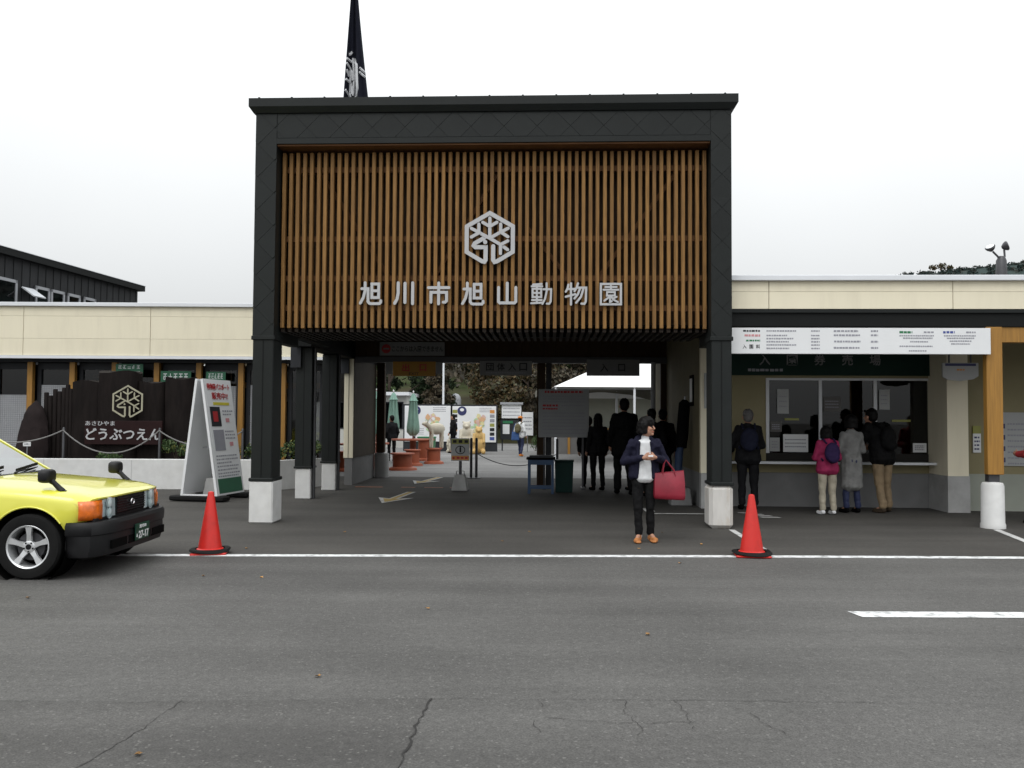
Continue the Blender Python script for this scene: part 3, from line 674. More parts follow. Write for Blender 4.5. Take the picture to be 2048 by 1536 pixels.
# passage side wall and front of the ticket hall
BX('passage_wall', 'cream', tb, 3.0, 2.70, .60, 3.18, 9.6, 3.40); BX('wall_plinth', 'concrete', tb, 3.012, 2.72, 0, 3.17, 2.9, .60); BX('wall_plinth', 'concrete_shaded', tb, 3.012, 2.9, 0, 3.17, 9.6, .60); BX('wall_face_sheet', 'cream_olive_shade', tb, 2.988, 2.80, .605, 2.998, 9.6, 3.38)  # inner face sheet and inner plinth carry painted passage shade
BX('front_wall', 'cream_shaded', tb, 3.18, 3.20, .77, 4.22, 3.32, 2.88); BX('front_wall', 'cream_shaded', tb, 4.22, 3.20, 2.245, 7.16, 3.32, 2.88)
BX('front_wall', 'cream_shaded', tb, 3.18, 3.20, .592, 7.16, 3.31, .765); BX('wall_plinth', 'concrete_shaded', tb, 3.18, 3.185, 0, 7.16, 3.30, .59)
BX('counter', 'interior_pale', tb, 3.30, 2.90, .772, 7.14, 3.45, .795); BX('counter_edge', 'metal_white', tb, 3.30, 2.885, .755, 7.14, 2.90, .797)
BX('sill', 'interior', tb, 4.22, 3.21, .797, 7.16, 3.5, .93)
# window: frame, mullions, panes
for u in (4.225, 5.14, 6.085, 7.10): BX('mullion', 'metal_white', tb, u, 3.195, .93, u+.055, 3.26, 2.245)
BX('window_head', 'metal_white', tb, 4.225, 3.19, 2.205, 7.155, 3.262, 2.245)
for a, b in ((4.28, 5.14), (5.195, 6.085), (6.14, 7.10)): BX('window_pane', 'glass_dark', tb, a, 3.225, .93, b, 3.233, 2.205)
BX('window_screen', 'interior_pale', tb, 6.80, 3.27, .93, 7.10, 3.29, 2.2)
# the room behind the window
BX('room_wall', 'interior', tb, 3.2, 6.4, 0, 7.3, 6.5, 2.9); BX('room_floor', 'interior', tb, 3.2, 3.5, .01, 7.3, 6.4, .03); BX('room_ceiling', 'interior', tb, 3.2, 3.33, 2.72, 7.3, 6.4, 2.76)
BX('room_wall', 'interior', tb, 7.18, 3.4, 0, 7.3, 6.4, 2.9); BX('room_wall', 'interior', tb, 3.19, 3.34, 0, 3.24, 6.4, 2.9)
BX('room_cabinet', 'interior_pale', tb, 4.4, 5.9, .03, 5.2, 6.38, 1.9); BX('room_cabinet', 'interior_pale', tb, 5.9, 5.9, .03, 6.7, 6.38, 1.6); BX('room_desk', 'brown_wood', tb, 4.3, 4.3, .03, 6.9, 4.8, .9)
# projecting side wall and the wall to the right of it
BX('wing_wall', 'cream', tb, 7.02, 2.48, .60, 7.36, 3.4, 2.88); BX('wall_plinth', 'concrete', tb, 7.01, 2.46, 0, 7.37, 3.4, .598)
BX('right_wall', 'cream_shaded', tb, 7.36, 2.80, .62, UE, 2.92, 2.88); BX('right_wall_base', 'wall_greygreen', tb, 7.37, 2.785, 0, UE, 2.92, .62)
BX('corner_pipe', 'steel_dark', tb, 7.375, 2.70, 0, 7.42, 2.745, 2.8)
# signs on the ticket hall
s = gthing('price_board', 'long white price board with small print under the ticket hall eaves', 'sign', 4.9, .3)
BX('panel', 'sign_white', s, 3.03, .30, 2.462, 6.67, .345, 2.835, .004)
def pr(cols, z, h, m, nm='print'):
    mb = MB()
    for a, b in cols: lines(mb, rs, a, b, z, h, .299)
    mb.build(nm, m, s)
pr([(3.20, 3.44)], 2.79, .028, 'ink'); pr([(3.22, 3.44)], 2.725, .034, 'ink_pink'); pr([(3.24, 3.44)], 2.652, .026, 'ink_green')
for k, ch in enumerate('入園料'): text(ch, 'ink', s, 3.22+.095*k, .299, 2.565, .055, .06, .01)
for z in (2.79, 2.725, 2.68, 2.635, 2.59, 2.54): pr([(3.53, 3.82+rs.random()*.14), (4.16, 4.28)], z, .022, 'ink_soft')
for z in (2.79, 2.73, 2.64, 2.55): pr([(4.46+.03*rs.random(), 4.78+rs.random()*.12), (5.0, 5.1)], z, .028, 'ink_soft')
pr([(5.40, 5.58)], 2.775, .034, 'ink_green'); pr([(6.01, 6.17)], 2.775, .034, 'ink_blue'); pr([(5.74, 5.88), (6.33, 6.46)], 2.775, .026, 'ink_soft')
for z, a, b in ((2.725, 5.40, 5.88), (2.69, 5.45, 5.86), (2.64, 5.55, 5.80), (2.575, 5.40, 5.86), (2.51, 5.53, 5.78), (2.725, 6.02, 6.46), (2.69, 6.06, 6.44), (2.65, 6.1, 6.4), (2.61, 6.12, 6.38)): pr([(a, b)], z, .02, 'ink_soft')
s = gthing('ticket_sign', 'dark green ticket office sign with five pale characters above the windows', 'sign', 5.4, 3.1)
BX('panel', 'sign_green_dark', s, 3.2, 3.13, 2.29, 7.06, 3.19, 2.72, .004)
for k, ch in enumerate('入園券売場'): text(ch, 'sign_shaded', s, 4.19+.475*k, 3.127, 2.56, .19, .19, .014)
mb = MB(); lines(mb, rs, 3.9, 4.5, 2.38, .05, 3.127); mb.build('small_print', 'ink_soft', s)
nb = [(4.42, 4.62, 1.62, 2.05, 'sign_grey'), (4.30, 4.50, 1.30, 1.48, 'interior_pale'), (5.22, 5.52, 1.66, 1.92, 'interior_pale'), (6.18, 6.36, 1.70, 2.05, 'sign_grey'), (4.29, 4.46, .96, 1.20, 'sign_grey'), (4.52, 4.95, .95, 1.26, 'sign_white'), (6.75, 6.98, .96, 1.12, 'sign_white')]
labs = ['tall paper notice in the upper left ticket window', 'small paper notice at the left edge of the left ticket window', 'paper notice in the middle ticket window', 'tall paper notice at the left of the right ticket window', 'small white card on the sill at the left end of the ticket window', 'large white notice card standing on the sill of the left ticket window', 'small white notice card on the sill of the right ticket window']
for (a, b, z0, z1, m), lab in zip(nb, labs):
    s = gthing('window_notice', lab, 'notice', (a+b)/2, 3.2, 'notices in the ticket windows'); BX('sheet', m, s, a, 3.200, z0, b, 3.206, z1)
    mb = MB()
    for k in range(3): lines(mb, rs, a+.03, b-.04, z1-(z1-z0)*(.3+.2*k), .02, 3.1985)
    mb.build('print', 'ink_soft', s)
yl = [(4.55, 4.80, 1.505, 'yellow strip label across the left ticket window'), (6.40, 6.72, 1.49, 'yellow strip label across the right ticket window')]
for a, b, z, lab in yl: s = gthing('window_label', lab, 'label', a, 3.21); BX('strip', 'ink_olive', s, a, 3.212, z, b, 3.216, z+.035)
s = gthing('hanging_oval_sign', 'pale curved sign board hanging under the porch beside the amber post', 'sign', 6.95, 1.9)
mb = MB(); mb.prism([(-.28, -.10), (-.2, -.15), (0, -.17), (.2, -.14), (.28, -.09), (.28, .12), (-.28, .12)], (6.98, 1.9, 2.32), (1, 0, 0), (0, 0, 1), (0, .03, 0)); mb.build('panel', 'sign_grey', s)
BX('band', 'ink_navy', s, 6.74, 1.895, 2.39, 7.22, 1.899, 2.43); BX('hanger', 'steel_dark', s, 6.80, 1.91, 2.44, 6.82, 1.93, 2.88); BX('hanger', 'steel_dark', s, 7.14, 1.91, 2.44, 7.16, 1.93, 2.88)
mb = MB(); lines(mb, rs, 6.92, 7.04, 2.33, .03, 1.897); mb.build('print', 'ink_orange', s)
s = gthing('small_wall_sign', 'narrow white wall sign with a green top left of the amber post', 'sign', 7.62, 2.77)
BX('panel', 'sign_white', s, 7.57, 2.765, .98, 7.70, 2.783, 1.30); BX('header', 'ink_olive', s, 7.57, 2.765, 1.30, 7.70, 2.783, 1.43)
mb = MB()
for k in range(4): lines(mb, rs, 7.59, 7.68, 1.04+.065*k, .03, 2.764)
mb.build('print', 'ink_navy', s)
s = gthing('wall_poster', 'pale wall poster with blue squares at the right edge behind the red-coated visitor', 'poster', 8.2, 2.78)
BX('sheet', 'sign_grey', s, 7.98, 2.77, .76, 8.62, 2.783, 1.66)
mb = MB()
for k in range(4): mb.box(8.01, 2.766, .82+.19*k, 8.10, 2.769, .90+.19*k)
mb.build('print', 'ink_navy', s); mb = MB()
for k in range(8): lines(mb, rs, 8.14, 8.58, .80+.095*k, .03, 2.769)
mb.build('print', 'ink_soft', s)

# ------------------------------------------------------------------ low wing left of the gate
lw = wthing('low_wing', 'long low cream wing with white roof edge and amber posts left of the gate', 'building', -8, 20.2)
X0, X1 = -20.0, -3.9
xs = [-20, -17.03, -14.12, -11.207, -8.296, -5.385, X1]
for i in range(6):
    for z0, z1 in ((2.878, 3.262), (3.266, 3.778), (3.782, 4.0)): BX('fascia_panel', 'cream', lw, xs[i]+.006, 20.0+.001*rnd.random(), z0, xs[i+1]-.006, 20.05, z1)
BX('fascia_back', 'concrete_dark', lw, X0, 20.056, 2.9, X1, 20.1, 3.99)
BX('roof_cap', 'metal_white', lw, X0, 19.93, 4.003, X1, 20.3, 4.09, .006); BX('roof', 'roof_grey', lw, X0, 20.11, 3.85, X1, 27, 3.95)
BX('fascia_trim', 'metal_white', lw, X0, 19.97, 2.805, X1, 20.06, 2.872)
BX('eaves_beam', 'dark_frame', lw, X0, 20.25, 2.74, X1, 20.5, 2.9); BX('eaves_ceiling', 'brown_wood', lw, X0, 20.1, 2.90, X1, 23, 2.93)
k = 0; x = -11.2
posts = [-11.2+.98*i for i in range(-5, 8)]
for x in posts:
    BX('post', 'amber_wood', lw, x-.06, 20.30, 0, x+.06, 20.42, 2.74)
for i in range(len(posts)-1):
    a, b = posts[i]+.11, posts[i+1]-.11
    BX('window_frame', 'dark_frame', lw, posts[i]+.075, 20.50, .0, a+.05, 20.60, 2.74); BX('window_frame', 'dark_frame', lw, b-.05, 20.50, 0, posts[i+1]-.075, 20.60, 2.74)
    BX('window_frame', 'dark_frame', lw, a+.05, 20.50, 2.58, b-.05, 20.58, 2.74)
    top = 1.98 if posts[i] < -11.3 else 2.24-.03*(i % 2)
    if i < len(posts)-2: BX('window_screen', 'mesh_white', lw, a+.06, 20.515, .3, b-.06, 20.53, top)
    BX('window_pane', 'glass_dark', lw, a+.05, 20.545, .0, b-.05, 20.552, 2.58)
    # lattice in front of the screens: a fine wire grid
    mb = MB()
    if i < len(posts)-2 and posts[i] > -13:
        xx = a+.08
        while xx < b-.06: mb.box(xx, 20.507, .6, xx+.010, 20.514, top); xx += .05
        zz = .62
        while zz < top: mb.box(a+.06, 20.499, zz, b-.06, 20.506, zz+.010); zz += .05
        mb.build('wire_grid', 'frame_grey', lw, kind='stuff')
BX('room_wall', 'interior', lw, X0, 24.4, 0, -5.6, 24.5, 2.9)
for x in (-10.3, -9.2, -8.9, -7.2): BX('room_post', 'amber_wood', lw, x-.05, 22.2, 0, x+.05, 22.32, 2.9)
BX('room_beam', 'amber_wood', lw, -10.6, 22.1, 2.45, -8.9, 22.2, 2.55); BX('room_beam', 'amber_wood', lw, -7.3, 21.6, 2.2, -4.6, 21.7, 2.34)
BX('room_wall', 'interior_pale', lw, -7.0, 23.4, 1.9, -4.4, 23.5, 2.7)
for (a, b, z0, z1, lab, m2) in ((-9.16, -8.53, 2.42, 2.70, 'green window sign with white characters above the log monument', 2), (-8.12, -7.42, 2.28, 2.54, 'wide green window sign with white characters right of the log monument', 1), (-7.07, -6.62, 2.33, 2.53, 'small green window sign behind the folding board', 1)):
    s = wthing('window_sign', lab, 'sign', (a+b)/2, 20.2); BX('panel', 'sign_green', s, a, 20.20, z0, b, 20.22, z1)
    for q in range(m2):
        mb = MB(); hh = (z1-z0)/m2; zc = z1-hh*(q+.5); n = 5; w_ = (b-a-.1)/n
        for c_ in range(n):
            xx = a+.05+w_*c_
            for (p0, p1, p2, p3) in ((.12, .1, .8, .2), (.12, .45, .8, .55), (.12, .8, .8, .9), (.4, .1, .52, .9), (.12, .1, .22, .6)):
                if rs.random() < .82: mb.box(xx+w_*p0, 20.196, zc-hh*.36+hh*.72*p1, xx+w_*p2, 20.199, zc-hh*.36+hh*.72*p3)
        mb.build('print', 'sign_white', s)

# ------------------------------------------------------------------ dark hall rising behind the left wing
dh = thing('dark_hall', 'dark clad hall with pale framed windows rising behind the left wing', 'building', (-16.56, 28.3, 0), 0)
dirx = Vector((.107, 1, 0)).normalized(); nrm = Vector((dirx.y, -dirx.x, 0))
dh.rotation_euler = (0, 0, math.atan2(dirx.y, dirx.x)-math.pi/2)           # local +y runs along the wall, +x is outwards
BX('wall', 'siding_dark', dh, -9, -14, 0, 0, 8.2, 6.68)
BX('roof', 'clad_dark', dh, -9.2, -14.2, 6.68, .22, 8.4, 6.90)
BX('roof_edge', 'metal_white', dh, -9.2, -14.2, 6.902, .24, 8.42, 6.922)
for y in np.arange(-13.8, 8.1, .42): MB().beam((.012, y, 3.0), (.012, y, 6.66), .014, .012, (1, 0, 0)).build('siding_seam', 'clad_dark', dh)
def hwin(y0, y1, z0, z1):
    w = BX('window', 'dark_frame', dh, .004, y0, z0, .03, y1, z1)
    for a in ((y0, z0, y0+.09, z1), (y1-.09, z0, y1, z1), (y0, z1-.10, y1, z1), (y0, z0, y1, z0+.09)): BX('frame', 'frame_grey', w, .02, a[0], a[1], .07, a[2], a[3])
    BX('pane', 'glass_dark', w, .034, y0+.09, z0+.09, .040, y1-.09, z1-.1)
hwin(-.9, .62, 4.4, 5.95)
for y in (1.55, 2.4, 3.35, 4.35): hwin(y, y+.78, 4.5, 5.92-.0*y)
hwin(6.1, 7.0, 4.2, 5.40)
mb = MB(); mb.prism([(0, 0), (.62, 0), (.62, .55), (0, .55)], (.05, .82, 5.75), (0, 1, 0), (.82, 0, -.57), (.03, 0, .03)); mb.build('open_sash', 'metal_white', dh)

# ------------------------------------------------------------------ planter with log monument, shrubs and rope
pl = wthing('planter', 'long low pale concrete planter wall below the log monument', 'planter', -8, 18.2)
BX('front_wall', 'plinth_white', pl, -16, 18.0, 0, -4.86, 18.16, .62, .01); o = MB(); 
MB().hexa([(-4.858, 18.02, 0), (-3.98, 19.3, 0), (-4.1, 19.4, 0), (-4.95, 18.16, 0), (-4.858, 18.02, .60), (-3.98, 19.3, .60), (-4.1, 19.4, .60), (-4.95, 18.16, .60)]).build('side_wall', 'plinth_white', pl)
mb = MB(); mb.hexa([(-16, 18.16, 0), (-4.98, 18.16, 0), (-4.2, 19.4, 0), (-16, 19.4, 0), (-16, 18.16, .55), (-4.98, 18.16, .55), (-4.2, 19.4, .55), (-16, 19.4, .55)]); mb.build('soil', 'soil', pl)
for x in np.arange(-15, -5, 1.8): BX('joint', 'concrete', pl, x, 17.997, .02, x+.008, 18.003, .6)

def stump(name, cx, y, w, d, z0, z1, seed, parent, m='monument', flare=.04, n=26):
    """a rough log block: uneven round section, ragged top"""
    r_ = random.Random(seed); mb = MB(); prof = []; vs = []; fs = []; K = 9
    ph = [r_.uniform(0, 6.3) for _ in range(4)]
    for j in range(K+1):
        t = j/K; z = z0+(z1-z0)*t
        for k in range(n):
            a = 2*math.pi*k/n; ca, sa = math.cos(a), math.sin(a)
            q = (abs(ca)**4+abs(sa)**4)**(-.25)                      # squarish
            q *= 1+.03*math.sin(5*a+ph[0])+.02*math.sin(11*a+ph[1]+t*2)+flare*(1-t)**3+.012*r_.uniform(-1, 1)
            vs.append((cx+ca*q*w/2, y+sa*q*d/2, z+(.03*math.sin(3*a+ph[2]) if j == K else 0)))
    for j in range(K):
        for k in range(n): fs.append((j*n+k, j*n+(k+1) % n, (j+1)*n+(k+1) % n, (j+1)*n+k))
    fs.append(tuple(range(K*n, (K+1)*n))); mb.add(vs, fs); return mb.build(name, m, parent, smooth=45)
mo = wthing('log_monument', 'dark log-shaped monument with emblem and white lettering in the planter', 'monument', -8.4, 18.8)
stump('log', -8.40, 18.78, .84, .5, .55, 2.44, 1, mo); stump('log', -9.07, 18.86, .70, .46, .55, 2.235, 2, mo); stump('log', -7.72, 18.88, .60, .46, .55, 2.225, 3, mo); stump('log', -7.14, 18.92, .62, .46, .55, 2.32, 4, mo)
for k, (x, z) in enumerate([(-10.0, 2.0), (-9.91, 1.93), (-9.81, 2.07), (-9.71, 2.02), (-9.62, 2.10), (-9.54, 2.17), (-9.46, 2.08)]):
    mb = MB(); mb.tube([(x, 18.80, .55), (x, 18.80, z-.02), (x, 18.80, z)], [.052, .05, .04], 10); mb.build('palisade_log', 'monument', mo, smooth=True)
BX('name_board', 'monument_board', mo, -8.99, 18.44, .90, -7.36, 18.50, 1.40, .006)
text('あさひやま', 'letter', mo, -8.665, 18.436, 1.345, .62, .095, .01); t_ = text('どうぶつえん', 'letter', mo, -8.17, 18.434, 1.12, 1.58, .25, .018, extrude=.006)
for i, (pts, w) in enumerate(EMB):
    mb = MB(); stroke(mb, pts, w*.62, (-8.128, 18.52-.0012*i, 1.815), (.64, 0, 0), (0, 0, .64), (0, -.012, 0)); mb.build('emblem', 'emblem_gold', mo)
rk = wthing('boulder', 'dark pointed boulder at the left end of the log monument', 'rock', -10.2, 18.7)
mb = MB(); r_ = random.Random(9); vs_ = []; fs = []; n, K = 18, 9
for j in range(K+1):
    t = j/K
    for k in range(n):
        a = 2*math.pi*k/n; s_ = (1-t**2.2)**.6*(1+.12*math.sin(2*a+1)+.08*r_.uniform(-1, 1))+.02
        vs_.append((-10.2+.30*s_*math.cos(a)+.08*t, 18.62+.24*s_*math.sin(a), .5+1.32*t))
for j in range(K):
    for k in range(n): fs.append((j*n+k, j*n+(k+1) % n, (j+1)*n+(k+1) % n, (j+1)*n+k))
fs.append(tuple(range(K*n, K*n+n))); mb.add(vs_, fs); mb.build('stone', 'rock', rk, smooth=25)
s = wthing('plant_tag', 'small white tag at the foot of the boulder', 'tag', -10.1, 18.3); BX('card', 'sign_white', s, -10.20, 18.30, .86, -10.04, 18.31, .95); BX('stake', 'steel', s, -10.13, 18.312, .5, -10.11, 18.322, .9)
mb = MB(); lines(mb, rs, -10.17, -10.07, .905, .03, 18.299); mb.build('print', 'ink_soft', s)

rf = wthing('rope_fence', 'grey rope sagging between thin posts in front of the log monument', 'fence', -8.4, 18.2)
rp = [-13.4, -11.4, -9.33, -7.33, -5.6]
for x in rp:
    mb = MB(); mb.tube([(x, 18.25, .5), (x, 18.25, 1.24), (x, 18.25, 1.26)], [.028, .028, .012], 10); mb.build('post', 'steel_dark', rf, smooth=True)
for a, b, sag in zip(rp, rp[1:], (.3, .26, .47, .3)):
    mb = MB(); mb.tube([(a+(b-a)*t/16, 18.22, 1.20-sag*4*(t/16)*(1-t/16)) for t in range(17)], .014, 7); mb.build('rope', 'rope', rf, smooth=True)

def leaf_cloud(mb, r_, clumps, n, size, flat=0):
    """leaf-sized faces scattered through clumps (x,y,z,r)"""
    for c_ in clumps:
        for _ in range(n):
            while True:
                d = Vector((r_.uniform(-1, 1), r_.uniform(-1, 1), r_.uniform(-1, 1)))
                if d.length <= 1: break
            d *= (.35+.65*d.length)
            p = Vector(c_[:3])+Vector((d.x, d.y, d.z*(c_[4] if len(c_) > 4 else .8)))*c_[3]
            s_ = size*r_.uniform(.6, 1.35); a = Vector((r_.gauss(0, 1), r_.gauss(0, 1), r_.gauss(0, .7))).normalized(); b = a.orthogonal().normalized(); b = (Matrix.Rotation(r_.uniform(0, 6.3), 3, a) @ b)
            c2 = a.cross(b)
            mb.face([p-b*s_, p-c2*s_*.45, p+b*s_*.9, p+c2*s_*.5])
def shrub(label, x, y, z, r, h, m, seed, n=110, group=None):
    t = thing('shrub', label, 'shrub', (x, y, z), 0, group); r_ = random.Random(seed)
    mb = MB(); leaf_cloud(mb, r_, [(r_.uniform(-r, r)*.7, r_.uniform(-.2, .2), h*.5+r_.uniform(-.2, .3)*h, r*.55, .9) for _ in range(5)], n, .035); mb.build('foliage', m, t)
    mb = MB()
    for k in range(5): mb.tube([(r_.uniform(-.05, .05), 0, 0), (r_.uniform(-r, r)*.6, r_.uniform(-.1, .1), h*.7)], [.01, .004], 5)
    mb.build('stem', 'bark', t)
for k, (x, y, lab) in enumerate([(-7.02, 18.4, 'flowering shrub in the planter left of the folding board'), (-5.95, 18.45, 'flowering shrub in the planter right of the folding board'), (-5.45, 18.5, 'leafy shrub in the planter just left of the gate column'), (-4.95, 18.75, 'leafy shrub seen between the first two gate columns'), (-4.55, 19.1, 'leafy shrub seen between the last two gate columns'), (-4.3, 19.45, 'leafy shrub beside the cream passage wall')]):
    shrub(lab, x, y, .55, .30, .42, 'leaf_flower', 20+k, 150)
shrub('low sprig of leaves in front of the monument name board', -8.35, 18.35, .55, .22, .2, 'leaf_green', 31, 50)

# ------------------------------------------------------------------ traffic cones
def cone(label, x, y, rz):
    t = thing('traffic_cone', label, 'traffic cone', (x, y, .008), rz, 'red traffic cones on the edge line')
    mb = MB(); mb.box(-.19, -.19, 0, .19, .19, .022); mb.build('base', 'cone_red', t, bevel=.008)
    mb = MB(); mb.lathe([(.150, .02), (.145, .05), (.128, .06), (.034, .655), (.030, .675), (.012, .682)], 28); mb.build('body', 'cone_red', t, smooth=30)
    mb = MB(); vs_ = []; fs = []; n = 28
    for rr, zz in ((.155, .026), (.210, .024), (.218, .032), (.202, .050), (.156, .054)):
        for k in range(n):
            a = 2*math.pi*k/n; q = (abs(math.cos(a))**3+abs(math.sin(a))**3)**(-1/3); vs_.append((rr*q*math.cos(a), rr*q*math.sin(a), zz+.012*math.sin(2*a+1)*(rr-.15)/.08))
    for j in range(5):
        for k in range(n): fs.append((j*n+k, j*n+(k+1) % n, ((j+1) % 5)*n+(k+1) % n, ((j+1) % 5)*n+k))
    mb.add(vs_, fs); mb.build('weight_ring', 'rubber', t, smooth=40)
cone('red traffic cone in front of the yellow taxi', -3.35, 9.80, RAD(12)); cone('red traffic cone in front of the right gate column', 2.69, 9.84, RAD(-7))

# ------------------------------------------------------------------ folding A board
ab = thing('folding_board', 'tall white folding board with passport advert and rubber base bars beside the gate', 'sign board', (-5.58, 15.62, 0), RAD(-11))
H, W, D = 2.18, .80, .92       # opening across x, length along y (away from the road)
for sx in (-1, 1):
    a = Vector((sx*.05, 0, H)); b = Vector((sx*W/2-.02*sx, 0, .10))
    if sx < 0: b.x = -.30
    for y in (0, D): MB().beam(a+Vector((0, y, 0)), b+Vector((0, y, 0)), .045, .05, (0, 1, 0)).build('leg', 'white', ab)
    MB().beam(a+Vector((0, 0, -.02)), a+Vector((0, D, -.02)), .045, .04, (0, 0, 1)).build('top_rail', 'white', ab)
def onb(t, y, off):          # right-hand face: t from top (0) to bottom (1)
    a = Vector((.05, 0, H)); b = Vector((W/2-.02, 0, .10)); n_ = Vector((b.z-a.z, 0, a.x-b.x)).normalized(); n_ = n_ if n_.x > 0 else -n_
    return a.lerp(b, t)+Vector((0, y, 0))+n_*(.026+off)
def slab(name, m, t0, t1, y0, y1, off, th=.012):
    q = [onb(t0, y0, off), onb(t0, y1, off), onb(t1, y1, off), onb(t1, y0, off)]; q2 = [onb(t0, y0, off-th), onb(t0, y1, off-th), onb(t1, y1, off-th), onb(t1, y0, off-th)]
    return MB().hexa(q+q2).build(name, m, ab)
slab('printed_panel', 'sign_white', .0, 1.0, .03, D-.02, 0)
slab('green_band', 'sign_green', .86, .985, .05, D-.04, .004, .004); slab('yellow_band', 'ink_yellow', .20, .225, .22, .78, .004, .004)
o = slab('photo', 'ink', .24, .41, .08, .42, .004, .004); slab('photo', 'ink_soft', .44, .62, .10, .46, .004, .004); slab('photo_detail', 'ink_red', .28, .37, .16, .32, .007, .003)
def abtext(body, m, t, y, w, h, off=.02):
    me = text_mesh(body, w, h, off, .002); me.materials.append(MATS[m]); o = put('lettering', me, ab, onb(t, y, .006))
    ex = Vector((0, 1, 0)); a = Vector((.05, 0, H)); b = Vector((W/2-.02, 0, .10)); ez = (a-b).normalized(); ey = ez.cross(ex)
    o.rotation_euler = Matrix((ex, ey, ez)).transposed().to_euler()
abtext('動物園パスポート', 'ink_red', .065, .46, .78, .12, .012); abtext('販売中!!', 'ink_red', .145, .48, .56, .13, .012)
mb = MB(); r_ = random.Random(5)
for t0 in (.27, .30, .45, .48, .51, .66, .69, .72, .75, .78, .81, .835):
    y = .5 if t0 < .6 else .09
    while y < (.80 if t0 != .72 else .6):
        l = r_.uniform(.03, .07); q = [onb(t0, y, .005), onb(t0, y+l, .005), onb(t0+.012, y+l, .005), onb(t0+.012, y, .005)]; mb.face(q); y += l+r_.uniform(.012, .024)
mb.build('print', 'ink_soft', ab)
mb = MB()
for t0, y in ((.34, .58), (.55, .62)): mb.face([onb(t0, y, .005), onb(t0, y+.13, .005), onb(t0+.035, y+.13, .005), onb(t0+.035, y, .005)])
mb.build('price_print', 'ink_pink', ab)
mb = MB()     # back board on the left leg pair
mb.hexa([(-.055, .03, H-.02), (-.055, D-.03, H-.02), (-.29, D-.03, .12), (-.29, .03, .12), (-.040, .03, H-.02), (-.040, D-.03, H-.02), (-.275, D-.03, .12), (-.275, .03, .12)]); mb.build('rear_panel', 'white', ab)
for y in (.02, D-.05): BX('base_bar', 'rubber', ab, -.50, y-.13, .015, .56, y+.13, .10, .02)
BX('foot_rail', 'white', ab, -.30, -.02, .10, .38, .02, .125); BX('spreader', 'frame_grey', ab, -.2, .45, .93, .2, .47, .95)
wt_ = thing('concrete_weight', 'pale concrete block standing inside the folding board', 'weight', (-5.44, 16.1, .10), RAD(-11)); wt_.location.z = .02
MB().tbox((-.17, -.15, .17, .15), (-.12, -.10, .12, .10), .0, .36).build('block', 'concrete', wt_, bevel=.01); mb = MB(); mb.tube([(-.05, 0, .35), (-.05, 0, .43), (.05, 0, .43), (.05, 0, .35)], .008, 6); mb.build('handle', 'steel_dark', wt_)

# ------------------------------------------------------------------ yellow taxi (front end in view), heading right
tx = thing('yellow_taxi', 'yellow taxi with fender mirrors and black bumper standing at the left', 'taxi', (-6.10, 9.0, 0), 0)
def ring(x, w, zb, zs, zt, tuck=.03):
    """cross-section of the lower body from sill to sill"""
    q = [(w-tuck-.02, zb), (w-.012, zb+.06), (w, (zb+zs)/2), (w-.006, zs-.10), (w-.022, zs-.045), (w-.06, zs-.012), (w-.13, zs+.006), (w*.55, zt-.004), (0, zt)]
    return [(x, -a, z) for a, z in q]+[(x, a, z) for a, z in q[-2::-1]]
ST = [(-2.30, .70, .50, .80, .84), (-2.27, .77, .46, .84, .88), (-2.15, .81, .40, .88, .92), (-1.75, .835, .24, .90, .95), (-1.3, .845, .22, .91, .95), (-.6, .85, .20, .915, .95), (.2, .85, .20, .905, .945), (.80, .85, .20, .885, .935),
      (.97, .85, .20, .878, .925), (1.2, .848, .20, .866, .908), (1.5, .845, .22, .847, .882), (1.8, .84, .30, .822, .848), (1.95, .832, .42, .803, .82), (2.03, .825, .48, .79, .803), (2.07, .81, .50, .782, .793), (2.095, .80, .515, .777, .787)]
mb = MB(); rings = [ring(*s_) for s_ in ST]; n = len(rings[0]); vs_ = [p for r_ in rings for p in r_]; fs = []
for i in range(len(rings)-1):
    for k in range(n): fs.append((i*n+k, i*n+(k+1) % n, (i+1)*n+(k+1) % n, (i+1)*n+k))
fs += [tuple(range(n)), tuple(range((len(rings)-1)*n, len(rings)*n))]; mb.add(vs_, fs); body = mb.build('body', 'taxi_yellow', tx)
cut = MB()
for x in (1.62, -1.10):
    for s_ in (-1, 1): cut.lathe([(.36, -.16), (.36, .16)], 40, (x, s_*.80, .31), 'y')
for s_ in (-1, 1): cut.box(1.62, s_*.80-.16, .0, 1.621, s_*.80+.16, .01)

